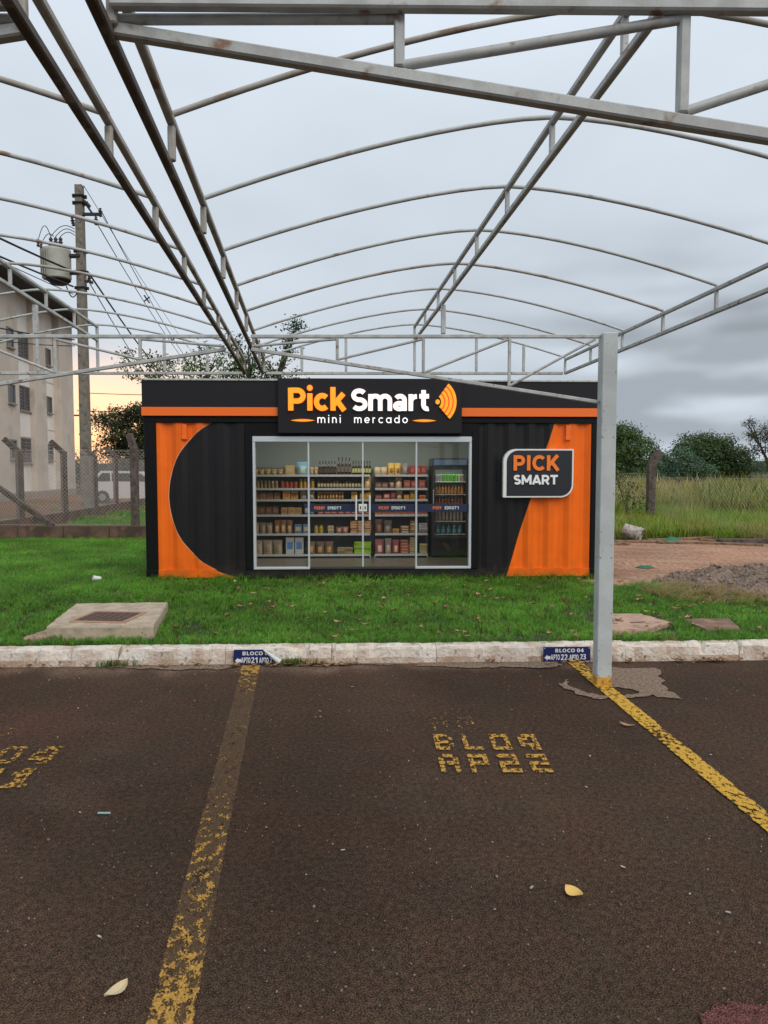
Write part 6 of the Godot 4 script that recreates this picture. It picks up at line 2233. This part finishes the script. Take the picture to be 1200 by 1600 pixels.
func trees() -> void:
	var dk0 := Color(0.022, 0.042, 0.012)
	var dk1 := Color(0.05, 0.075, 0.02)
	var g0 := Color(0.045, 0.095, 0.024)
	var g1 := Color(0.11, 0.18, 0.05)
	# left, against the afterglow
	tree("dark_tree", "wide dark umbrella tree against the sunset left of the kiosk", "tree", Vector3(-19.0, 0.1, -54), 2.2, 0.35, [[0.3, 4.2, 0, 2.6, 1.7, 2.0], [-1.6, 5.4, 0.3, 1.5, 0.9, 1.3], [1.0, 5.9, 0, 2.0, 0.9, 1.6], [3.0, 4.0, 0, 2.6, 1.8, 2.0], [-1.2, 3.2, 0, 1.8, 1.0, 1.6], [4.6, 5.2, 0, 1.8, 1.2, 1.5], [2.2, 2.4, 0.5, 3.2, 1.2, 2.0]], 0.22, 30000, dk0, Color(0.06, 0.065, 0.018), 501)
	tree("dark_hedge", "dark hedge of bushes below the sunset tree, behind the car", "hedge", Vector3(-20.0, 0.1, -50), 0.6, 0.2, [[-2.5, 1.4, 0, 2.0, 1.4, 1.0], [0.5, 1.5, 0, 2.2, 1.5, 1.0], [3.5, 1.5, 0, 2.2, 1.6, 1.0], [6.5, 1.5, 0, 2.2, 1.6, 1.0]], 0.22, 7000, dk0, dk1, 503)
	# two airy trees whose tops show over the kiosk
	tree("feathery_tree", "airy tree with fine leaves rising over the kiosk's left roof corner", "tree", Vector3(-4.9, -0.05, -17.0), 2.6, 0.10, [[0.1, 4.05, 0, 1.15, 0.45, 0.9], [-0.75, 4.25, 0, 0.7, 0.35, 0.6], [0.85, 4.3, 0, 0.75, 0.40, 0.6], [0.2, 3.5, 0, 1.0, 0.4, 0.7]], 0.085, 3600, g0, g1, 507, 0.4)
	tree("leafy_tree", "tree with one tall sprig behind the kiosk roof, left of sign", "tree", Vector3(-2.75, -0.12, -16.0), 2.4, 0.10, [[0.0, 4.0, 0, 0.75, 0.55, 0.6], [-0.3, 4.55, 0, 0.35, 0.45, 0.3], [0.55, 3.6, 0, 0.6, 0.35, 0.5], [0.62, 4.55, 0, 0.10, 0.40, 0.10], [0.78, 5.0, 0, 0.14, 0.12, 0.1], [-0.55, 3.9, 0, 0.45, 0.35, 0.4], [1.05, 3.65, 0, 0.4, 0.15, 0.3]], 0.085, 3800, g0, Color(0.06, 0.10, 0.03), 509, 0.2)
	# right, across the field
	tree("round_tree", "dense round green tree just right of the steel post", "tree", Vector3(19.6, 0.1, -60), 1.5, 0.3, [[0, 3.6, 0, 2.4, 1.8, 2.0], [-2.2, 3.4, 0, 1.8, 1.5, 1.6], [2.0, 3.2, 0, 1.7, 1.4, 1.6], [0.6, 4.6, 0, 1.7, 0.9, 1.4], [-3.8, 3.2, 0, 1.6, 1.6, 1.5], [0.2, 1.8, 0.6, 3.2, 1.2, 1.6]], 0.21, 26000, g0, g1, 521)
	tree("spreading_tree", "broad darker green tree in the middle of the field edge", "tree", Vector3(27.0, 0.1, -60), 1.4, 0.3, [[0, 3.0, 0, 2.2, 1.5, 1.8], [2.1, 2.8, 0, 1.8, 1.6, 1.6], [-1.2, 3.7, 0, 1.2, 0.8, 1.2], [1.0, 3.8, 0, 1.6, 0.8, 1.3], [3.2, 2.0, 0, 1.3, 1.3, 1.2], [0.0, 1.5, 0.4, 2.6, 1.1, 1.4]], 0.21, 22000, Color(0.035, 0.075, 0.02), Color(0.09, 0.15, 0.045), 523)
	tree("blue_green_bush", "bluish green bush standing in front of the field trees", "bush", Vector3(18.4, 0.1, -44), 0.8, 0.12, [[0, 1.9, 0, 1.3, 0.9, 1.0], [-1.1, 1.7, 0, 0.9, 0.8, 0.8], [1.1, 1.5, 0, 1.0, 0.8, 0.9], [0.2, 2.6, 0, 0.6, 0.5, 0.6]], 0.14, 8000, Color(0.06, 0.12, 0.07), Color(0.12, 0.20, 0.12), 525)
	tree("sparse_tree", "sparse open-branched tree at the far right of the field", "tree", Vector3(30.2, 0.1, -55), 1.8, 0.2, [[0, 4.6, 0, 1.3, 0.8, 1.1], [-1.5, 4.4, 0, 0.8, 0.6, 0.8], [-1.9, 5.2, 0, 0.5, 0.25, 0.5], [1.2, 5.2, 0, 1.2, 0.5, 1.0], [0.6, 3.4, 0, 1.2, 0.8, 1.0], [-0.9, 3.2, 0, 0.8, 0.6, 0.8], [1.8, 3.9, 0, 1.2, 0.9, 1.0], [2.6, 4.9, 0, 1.0, 0.7, 0.8]], 0.17, 4200, Color(0.035, 0.045, 0.02), Color(0.07, 0.075, 0.035), 527)
	tree("far_thicket", "low far thicket between the field trees on the right", "bushes", Vector3(31.0, 0.1, -78), 0.6, 0.2, [[-14, 2.0, 0, 4.5, 2.2, 1.5], [-7, 1.5, 0, 4.0, 1.7, 1.5], [0, 1.9, 0, 4.5, 1.8, 1.5], [7, 1.6, 0, 4.0, 1.7, 1.5], [14, 2.0, 0, 4.5, 1.8, 1.5]], 0.26, 20000, g0, g1, 529)
	tree("dry_sapling", "thin twiggy sapling growing beside the leaning fence post", "sapling", Vector3(6.45, 0.1, -18.6), 0.5, 0.035, [[0.0, 1.0, 0, 0.35, 0.35, 0.3], [-0.3, 1.3, 0, 0.25, 0.2, 0.2], [0.25, 0.7, 0, 0.25, 0.3, 0.2]], 0.07, 420, Color(0.06, 0.085, 0.025), Color(0.10, 0.13, 0.035), 531)

# ------------------------------------------------------------------ lawn grass and small litter
func grass() -> void:
	var t := blade_mesh(10, 1.0, 0.075, 0.75, 431)
	var gn := noise(441, 0.8, 3)
	var clear := func(x: float, d: float) -> bool:
		if x > -3.3 and x < -1.98 and d > 6.12 and d < 7.42:
			var l := lerpf(-3.04, -3.24, (d - 6.2) / 1.1)
			var r := lerpf(-2.04, -2.26, (d - 6.2) / 1.1)
			return not (x > l and x < r and d > 6.2 and d < 7.36)
		if x > 2.05 and x < 2.78 and d > 6.48 and d < 7.2:
			return false
		if x > 3.0 and x < 3.44 and d > 6.56 and d < 7.0:
			return false
		if pow((x - 5.05) / 1.5, 2.0) + pow((d - 8.95) / 1.0, 2.0) < 1.0:
			return false
		return true
	var col := func(x: float, d: float) -> Color:
		var k := rng.randf_range(0.7, 1.3) * (1.0 + 0.5 * gn.get_noise_2d(x, d))
		var c := Color(0.15, 0.42, 0.05).lerp(Color(0.24, 0.47, 0.065), rng.randf())
		if rng.randf() < 0.05 + 0.25 * smoothstep(0.25, 0.6, gn.get_noise_2d(x * 1.3 + 80.0, d * 1.3)):
			c = Color(0.26, 0.20, 0.08)
		return c * k
	var front := scatter("lawn_grass", t, 36000, func() -> Array:
		var d := lerpf(6.05, 9.75, pow(rng.randf(), 1.15))
		var x := rng.randf_range(-6.2, 6.6)
		if not is_lawn(x, d) or not clear.call(x, d):
			return []
		var thin := gn.get_noise_2d(x * 1.6 + 40.0, d * 1.6)
		if thin < -0.42 or (x > 0.9 and x < 1.75 and d < 6.55 and rng.randf() < 0.7):
			if rng.randf() < 0.75:
				return []
		return [Vector3(x, lawn_h(x, d) - 0.006, -d), rng.randf_range(0.045, 0.085) * (1.0 + 0.5 * gn.get_noise_2d(x * 2.2, d * 2.2 + 50.0)), col.call(x, d)])
	tag(front, "short green lawn between the whitewashed kerb and the kiosk", "lawn grass")
	var left := scatter("lawn_grass", t, 26000, func() -> Array:
		var d := lerpf(8.6, 15.3, pow(rng.randf(), 1.1))
		var x := rng.randf_range(-9.5, -3.0)
		if not is_lawn(x, d) or x < -0.62 * d:
			return []
		return [Vector3(x, lawn_h(x, d) - 0.006, -d), rng.randf_range(0.06, 0.10), col.call(x, d) * 1.1])
	tag(left, "green lawn left of the kiosk reaching to the low wall", "lawn grass")
	var back := scatter("rough_grass", t, 9000, func() -> Array:
		var d := lerpf(15.6, 30.0, pow(rng.randf(), 1.3))
		var x := -rng.randf_range(0.28, 0.55) * d
		if gn.get_noise_2d(x * 0.6, d * 0.6) + 0.14 * (x + 8.4) < -0.1:
			return []
		return [Vector3(x, lawn_h(x, d) - 0.006, -d), rng.randf_range(0.08, 0.16), col.call(x, d)])
	tag(back, "patchy grass on red earth behind the low wall", "grass")
	var edge := scatter("tuft_grass", blade_mesh(12, 1.0, 0.05, 0.8, 433), 260, func() -> Array:
		var x := rng.randf_range(-3.1, 3.0)
		var d := 9.40 + 0.035 * x + rng.randf_range(-0.06, 0.05)
		return [Vector3(x, lawn_h(x, d) - 0.01, -d), rng.randf_range(0.07, 0.16), col.call(x, d)])
	tag(edge, "longer uncut grass along the foot of the kiosk", "grass")
	var ke := scatter("weeds", blade_mesh(9, 1.0, 0.07, 1.1, 435), 420, func() -> Array:
		if rng.randf() < 0.8:
			var xx := rng.randf_range(-4.4, 4.4)
			if xx > -3.3 and xx < -2.0:
				return []
			return [Vector3(xx, 0.135, -(kerb_d(xx) + rng.randf_range(0.09, 0.15))), rng.randf_range(0.03, 0.085), Color(0.10, 0.28, 0.03) * rng.randf_range(0.7, 1.3)]
		var x: float = [-2.25, 1.0, 1.85, 2.1, -0.8][rng.randi() % 5] + rng.randfn() * 0.12
		var d := kerb_d(x) + (rng.randf_range(-0.05, -0.01) if x < 0.5 else rng.randf_range(0.10, 0.16))
		return [Vector3(x, 0.0 if x < 0.5 else 0.12, -d), rng.randf_range(0.04, 0.11), Color(0.12, 0.24, 0.035) * rng.randf_range(0.7, 1.3)])
	tag(ke, "green weeds and grass ends growing over and beside the kerb", "weeds")

func litter() -> void:
	# dead leaves
	var lm := leaf_mesh(1.0, 0.5, 0.18)
	var mm := vcol(0.8)
	lm.tint(1, 1, 1)
	for i in lm.c.size():
		lm.c[i] = Color.WHITE
	var lmesh := lm.mesh(mm)
	var leafcol := func() -> Color:
		var c := Color(0.30, 0.14, 0.06).lerp(Color(0.42, 0.30, 0.16), rng.randf())
		return c * rng.randf_range(0.6, 1.2)
	var o := scatter("dead_leaves", lmesh, 230, func() -> Array:
		var d := rng.randf_range(6.15, 9.2)
		var x := rng.randf_range(-2.0, 4.5)
		if not is_lawn(x, d) or rng.randf() > 0.35 + 0.5 * smoothstep(-0.2, 0.3, dn.get_noise_2d(x * 2.0, d * 2.0)):
			return []
		return [Vector3(x, lawn_h(x, d) + 0.05, -d), rng.randf_range(0.05, 0.11), leafcol.call()])
	tag(o, "dead brown leaves strewn over the lawn in front of kiosk", "dead leaves")
	var o2 := scatter("dead_leaves", lmesh, 420, func() -> Array:
		var x := rng.randf_range(-4.2, 4.0)
		var cl := dn.get_noise_1d(x * 2.0) * 0.8 + exp(-pow((x - 1.75) / 0.35, 2.0)) + exp(-pow((x + 1.0) / 0.5, 2.0)) * 0.8 + exp(-pow((x + 2.9) / 0.5, 2.0)) * 0.6 + 0.12
		if rng.randf() > cl:
			return []
		var d := kerb_d(x) - 0.02 - absf(rng.randfn()) * 0.05
		return [Vector3(x, 0.008 + rng.randf() * 0.012, -d), rng.randf_range(0.03, 0.085), leafcol.call()])
	tag(o2, "dead leaves gathered along the foot of the kerb", "dead leaves")
	# grit and crumbs on the asphalt
	var peb := MB.new()
	peb.tint(1, 1, 1)
	peb.lathe(Transform3D(Basis().scaled(Vector3(1, 0.6, 0.75)), Vector3.ZERO), [Vector2(0, -0.5), Vector2(0.45, -0.2), Vector2(0.5, 0.15), Vector2(0.25, 0.45), Vector2(0, 0.5)], 6)
	var o3 := scatter("grit", peb.mesh(vcol(0.9)), 1500, func() -> Array:
		var d := 1.2 + 4.7 * rng.randf()
		var x := rng.randf_range(-0.62, 0.62) * d * 1.05
		var c := Color(0.16, 0.12, 0.095) * rng.randf_range(0.6, 1.8)
		if rng.randf() < 0.05:
			c = Color(0.36, 0.34, 0.31)
		return [Vector3(x, 0.002, -d), rng.randf_range(0.003, 0.011) * (1.6 if rng.randf() < 0.04 else 1.0), c], null, false)
	tag(o3, "loose grit and pale crumbs scattered over the asphalt", "grit")
	var scrap := MB.new()
	scrap.tint(1, 1, 1)
	scrap.box(Transform3D(), Vector3(1.0, 0.12, 0.45), 0.05)
	var o4 := scatter("paper_scraps", scrap.mesh(vcol(0.8)), 24, func() -> Array:
		var d := 2.2 + 3.6 * rng.randf()
		var x := rng.randf_range(-0.55, 0.55) * d
		return [Vector3(x, 0.004, -d), rng.randf_range(0.008, 0.022), Color(0.45, 0.43, 0.40) * rng.randf_range(0.6, 1.1)])
	tag(o4, "tiny pale paper scraps lying about on the asphalt", "litter")
